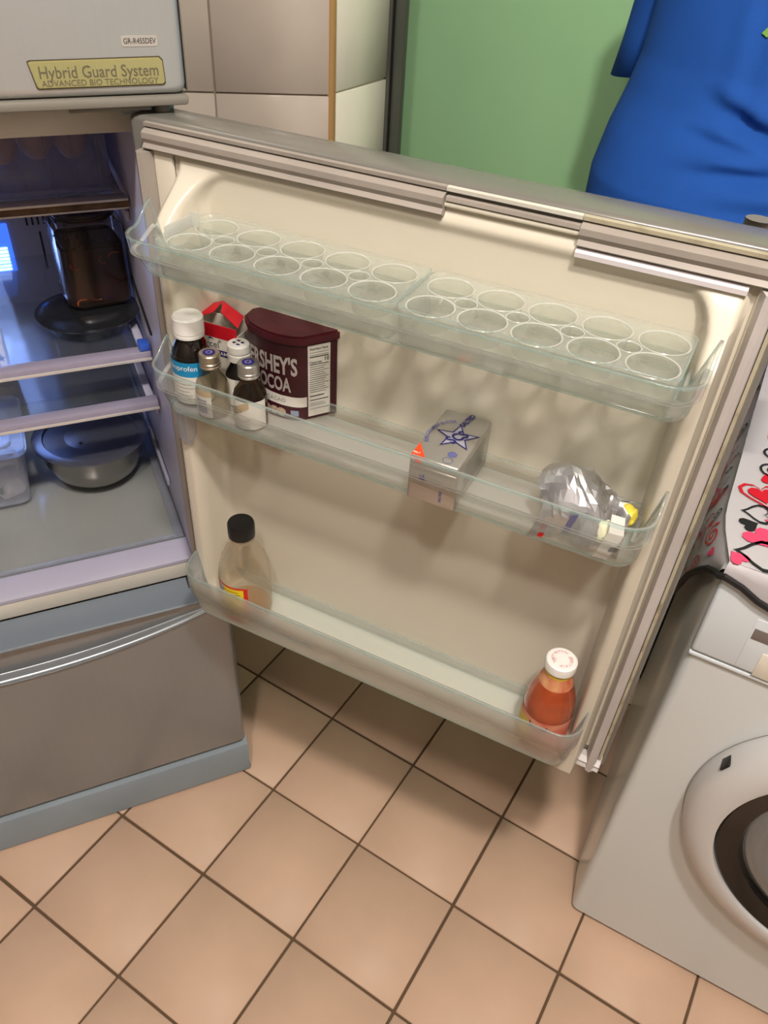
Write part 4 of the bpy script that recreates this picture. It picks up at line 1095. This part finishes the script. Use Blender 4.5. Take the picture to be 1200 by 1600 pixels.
for s, cnt in ((.028, 34), (.019, 90), (.012, 230), (.0075, 330)):
    for _ in range(cnt):
        q = spot(.010, .34, .004, .495, s * .82, 25)
        if q is None: continue
        place(motif(rn.choice([0, 1, 2, 3, 4, 2, 0]), s), rn.choice(cols), on_top(q[0], q[1], rn.uniform(0, 6.3)))
used = []
for s, cnt in ((.026, 18), (.019, 50), (.012, 120), (.0075, 200)):
    for _ in range(cnt):
        q = spot(.004, .48, .006, .50, s * .85, 25)
        if q is None: continue
        L_ = -hem(q[0])
        if q[1] > L_ - s * .9 or q[1] < s * .6: used.pop(); continue
        place(motif(rn.choice([0, 1, 2, 3, 4, 2, 0]), s), rn.choice(cols), on_side(q[0], q[1] / L_, rn.uniform(0, 6.3)))
for nm, mb in prints.items():
    o = mb.build('printed_hearts', {'black': m_ink, 'red': m_red, 'pink': m_pink}[nm], cb, smooth=False); tag(o, kind='stuff')

# ------------------------------------------------------------------ person beyond the door
PX, PY = .600, 1.225
PS = empty('person', (PX, PY, 0), 0, 'person in a blue short-sleeved shirt standing behind the open door', 'person')
bm = bmesh.new()
def cap(p, q, r0, r1, sx=1, sy=1):
    p, q = Vector(p), Vector(q); b = MB()
    n = 8; P = [p.lerp(q, i / n) for i in range(n + 1)]; rr = [r0 + (r1 - r0) * i / n for i in range(n + 1)]
    d = (q - p).normalized()
    P = [p - d * r0 * .8, p - d * r0 * .45] + P + [q + d * r1 * .45, q + d * r1 * .8]; rr = [r0 * .5, r0 * .88] + rr + [r1 * .88, r1 * .5]
    b.tube(P, rr, 14); t_ = b.bm
    mp = {v: bm.verts.new(v.co) for v in t_.verts}
    for f_ in t_.faces: bm.faces.new([mp[v] for v in f_.verts])
    t_.free()
def ell(c, r, fn=None, sub=4):
    t_ = bmesh.new(); bmesh.ops.create_icosphere(t_, subdivisions=sub, radius=1)
    mp = {}
    for v in t_.verts:
        co = Vector((v.co.x * r[0], v.co.y * r[1], v.co.z * r[2]))
        if fn: co = fn(co, v.co)
        mp[v] = bm.verts.new(Vector(c) + co)
    for f_ in t_.faces: bm.faces.new([mp[v] for v in f_.verts])
    t_.free()
# torso, legs, neck
ell((0, 0, 1.26), (.19, .125, .22)); ell((0, -.02, 1.02), (.22, .165, .19)); ell((0, .02, .88), (.19, .14, .13))
ell((-.16, .02, 1.365), (.065, .065, .062)); ell((.16, .02, 1.365), (.065, .065, .062))
for sx in (-1, 1):
    cap((sx * .10, .01, .86), (sx * .115, .01, .48), .092, .060); cap((sx * .115, .01, .48), (sx * .12, .03, .09), .058, .038)
    cap((sx * .12, .04, .045), (sx * .13, -.11, .035), .036, .030)
cap((0, .01, 1.44), (0, -.01, 1.53), .062, .056)
def headfn(co, u):
    if u.y < -.2: co.y *= .96; co.x *= 1 - .18 * max(0, -u.z) * .9
    return co
ell((0, -.02, 1.625), (.078, .097, .118), headfn)
ell((0, -.118, 1.605), (.013, .020, .022), None, 2); ell((0, -.108, 1.625), (.010, .016, .026), None, 2)
ell((0, -.105, 1.565), (.026, .010, .007), None, 2); ell((0, -.102, 1.553), (.022, .010, .007), None, 2)
for sx in (-1, 1): ell((sx * .079, -.01, 1.615), (.010, .020, .032), None, 2)
def hand(w, d, palm, sgn):
    """palm from wrist w along d, fingers curling toward palm-normal"""
    w, d, palm = Vector(w), Vector(d).normalized(), Vector(palm).normalized(); side = d.cross(palm).normalized() * sgn
    cap(w, w + d * .035, .026, .030); 
    for k in range(4): cap(w + d * .02 + side * (.0165 * (1.5 - k)), w + d * .080 + side * (.019 * (1.5 - k)), .013, .0115)
    for k, l in enumerate((.064, .074, .070, .054)):
        o_ = w + d * .085 + side * (.0195 * (1.5 - k))
        a1 = o_ + (d * .92 + palm * .38).normalized() * l * .45; a2 = a1 + (d * .66 + palm * .75).normalized() * l * .32; a3 = a2 + (d * .35 + palm * .93).normalized() * l * .25
        cap(o_, a1, .0100, .0092); cap(a1, a2, .0090, .0084); cap(a2, a3, .0082, .0072)
    o_ = w + d * .025 + side * .030
    a1 = o_ + (d * .65 + side * .65 + palm * .3).normalized() * .040; a2 = a1 + (d * .88 + side * .2 + palm * .4).normalized() * .032
    cap(w + d * .012 + side * .012, o_, .015, .0125); cap(o_, a1, .0120, .0105); cap(a1, a2, .0100, .0085)
# arm on the camera-left side goes back behind the body, the other hangs
cap((-.180, .025, 1.37), (-.218, .150, 1.165), .048, .041); cap((-.215, .155, 1.165), (-.075, .215, 1.03), .041, .028); hand((-.07, .217, 1.026), (.8, .15, -.5), (0, -1, .0), 1)
cap((.180, .02, 1.37), (.285, .05, 1.13), .048, .041); cap((.285, .05, 1.13), (.300, -.02, .89), .041, .028); hand((.300, -.022, .885), (0, -.1, -1), (-1, 0, 0), -1)
bmesh.ops.recalc_face_normals(bm, faces=bm.faces)
me = bpy.data.meshes.new('body'); bm.to_mesh(me); bm.free(); me.materials.append(m_skin)
body = bpy.data.objects.new('body', me); COL.objects.link(body); body.parent = PS
rm = body.modifiers.new('r', 'REMESH'); rm.mode = 'VOXEL'; rm.voxel_size = .0055; rm.use_smooth_shade = True
smo = body.modifiers.new('s', 'SMOOTH'); smo.iterations = 4; smo.factor = .5
m_shirt = mat('blue_cotton', srgb(34, 84, 168), .85, spec=.2, var=.05, scale=14, bump=.15, bscale=300)
# shirt: lofted torso with folds
secs = [(.80, .225, .165, -.005), (.86, .240, .180, -.01), (.92, .258, .205, -.025), (.98, .266, .222, -.035), (1.04, .266, .218, -.035), (1.10, .258, .196, -.025), (1.15, .246, .176, -.015), (1.20, .236, .166, -.01), (1.27, .232, .160, -.005), (1.34, .232, .150, .0), (1.40, .232, .128, .01), (1.445, .205, .100, .012), (1.468, .125, .080, .012), (1.475, .078, .070, .012)]
def sec(z):
    for a_, c_ in zip(secs, secs[1:]):
        if z <= c_[0]:
            k = (z - a_[0]) / (c_[0] - a_[0]); k = k
            return [a_[i] + (c_[i] - a_[i]) * k for i in (1, 2, 3)]
    return list(secs[-1][1:])
def shirt(u, v):
    z = .80 + (1.475 - .80) * v
    a, d, oy = sec(z); q = 2 * PI * u
    cx_, sy_ = math.cos(q), math.sin(q)
    x = a * math.copysign(abs(cx_) ** .86, cx_); y = oy + d * math.copysign(abs(sy_) ** .9, sy_)
    k = 0
    if sy_ < .2:
        # drooping creases under the chest, and gathers that fan downwards
        for xc, zc, sl, wd_, dp, ln in ((.02, 1.135, -.35, .011, .016, .09), (.06, 1.098, .10, .010, .013, .13), (.10, 1.060, .12, .012, .008, .13), (-.0, 1.115, -.15, .008, .006, .10)):
            t_ = (x - xc); zz = z - (zc + sl * t_ * (1 if t_ > -.3 else 0))
            k -= dp * math.exp(-(zz / wd_) ** 2) * math.exp(-(t_ / ln) ** 4)
            k += dp * .6 * math.exp(-((zz - 2 * wd_) / wd_) ** 2) * math.exp(-(t_ / ln) ** 4)
        for xc, dp in ((-.075, .006), (-.03, .007), (.02, .008), (.06, .007), (.11, .006)):
            k += dp * math.exp(-((x - xc - (1.35 - z) * .10) / .014) ** 2) * sm(1.10, 1.16, z) * (1 - sm(1.24, 1.36, z))
        k -= .020 * math.exp(-((z - .905 - .5 * x * x) / .014) ** 2) * max(0, -sy_)
    k += .004 * noise.noise(Vector((x * 9, y * 9, z * 5)))
    y += k * (1 if sy_ < 0 else .5) * (-1 if sy_ < 0 else 1)
    return (x, y, z)
b = MB(); b.grid(shirt, 150, 150); bmesh.ops.remove_doubles(b.bm, verts=b.bm.verts, dist=.0004)
b.bm.normal_update()
sh = b.build('shirt', m_shirt, PS, angle=180)
md = sh.modifiers.new('w', 'SOLIDIFY'); md.thickness = .003; md.offset = -1
for sx in (-1, 1):
    b = MB(); R_ = []
    if sx < 0: P = [(-.150, .015, 1.425, .085, .088), (-.192, .030, 1.385, .078, .086), (-.226, .060, 1.29, .058, .076), (-.240, .075, 1.21, .056, .075), (-.252, .085, 1.150, .056, .076)]
    else: P = [(.150, .015, 1.425, .085, .088), (.195, .025, 1.385, .078, .086), (.232, .035, 1.29, .066, .080), (.258, .04, 1.22, .066, .080), (.275, .045, 1.17, .067, .082)]
    for x, y, z, rx, ry in P:
        R_.append([(x + rx * math.cos(2 * PI * k / 28), y + ry * math.sin(2 * PI * k / 28), z + sx * .18 * rx * math.cos(2 * PI * k / 28) * -1) for k in range(28)])
    b.rings(R_); o = b.build('sleeve', m_shirt, sh, angle=180); md = o.modifiers.new('w', 'SOLIDIFY'); md.thickness = .003; md.offset = -1
# chest print: only its edge shows in the photograph
b = MB()
def chest(x, z, o=.0035):
    a, d, oy = sec(z); c_ = min(.95, abs(x) / a) ** (1 / .86)
    k = sum(dp * math.exp(-((x - xc - (1.35 - z) * .10) / .014) ** 2) * sm(1.10, 1.16, z) * (1 - sm(1.24, 1.36, z)) for xc, dp in ((-.075, .006), (-.03, .007), (.02, .008), (.06, .007), (.11, .006)))
    return (x, oy - d * (1 - c_ * c_) ** .45 - k - .004 * noise.noise(Vector((x * 9, (oy - d) * 9, z * 5))) - o, z)
b.mesh2d(shape2d([[(-.030, -.010), (-.022, -.014), (.030, .045), (.022, .055), (.0, .032)]]), lambda x, y, z: chest(x - .015, y + 1.268)); b.build('chest_print', mat('lime_print', srgb(120, 170, 70), .7), sh, smooth=False)
m_trous = mat('dark_trousers', srgb(40, 42, 52), .85)
b = MB(); b.lathe([(.15, .60), (.19, .70), (.205, .80), (.205, .90), (.200, .93)], 40, (0, .01, 0), 1, .80, cap0=True, cap1=False); tr_ = b.build('trousers', m_trous, PS)
for sx in (-1, 1):
    b = MB(); b.tube([(sx * .100, .01, .80), (sx * .108, .01, .62), (sx * .115, .015, .45), (sx * .12, .03, .25), (sx * .12, .035, .075)], [.105, .100, .080, .070, .066], 20); b.build('trouser_leg', m_trous, tr_)
    b = MB(); b.tube([(sx * .12, .085, .036), (sx * .12, .04, .045), (sx * .125, -.05, .042), (sx * .13, -.12, .032), (sx * .132, -.155, .028)], [.030, .043, .042, .040, .020], 16)
    for v in b.bm.verts: v.co.z = max(.0, v.co.z)
    b.build('shoe', m_black, PS)
b = MB(); bmesh.ops.create_icosphere(b.bm, subdivisions=4, radius=1)
for v in b.bm.verts:
    u = v.co.copy(); k = 1.0 if (u.z > .35 or u.y > .05) else .90
    v.co = Vector((u.x * .084 * k, -.012 + u.y * .103 * k, 1.632 + u.z * .120 * k))
b.build('hair', mat('dark_hair', srgb(28, 24, 22), .6), PS)
for sx in (-1, 1):
    b = MB(); bmesh.ops.create_icosphere(b.bm, subdivisions=2, radius=.0105); bmesh.ops.translate(b.bm, verts=b.bm.verts, vec=(sx * .031, -.0965, 1.628)); e = b.build('eye', mat('eye_white', srgb(225, 222, 216), .2), PS)
    b = MB(); b.lathe([(.0048, 0), (.0042, .0008), (0, .001)], 14, (sx * .031, -.1065, 1.628), axis='-y'); b.build('iris', mat('iris', srgb(40, 26, 18), .2), e)
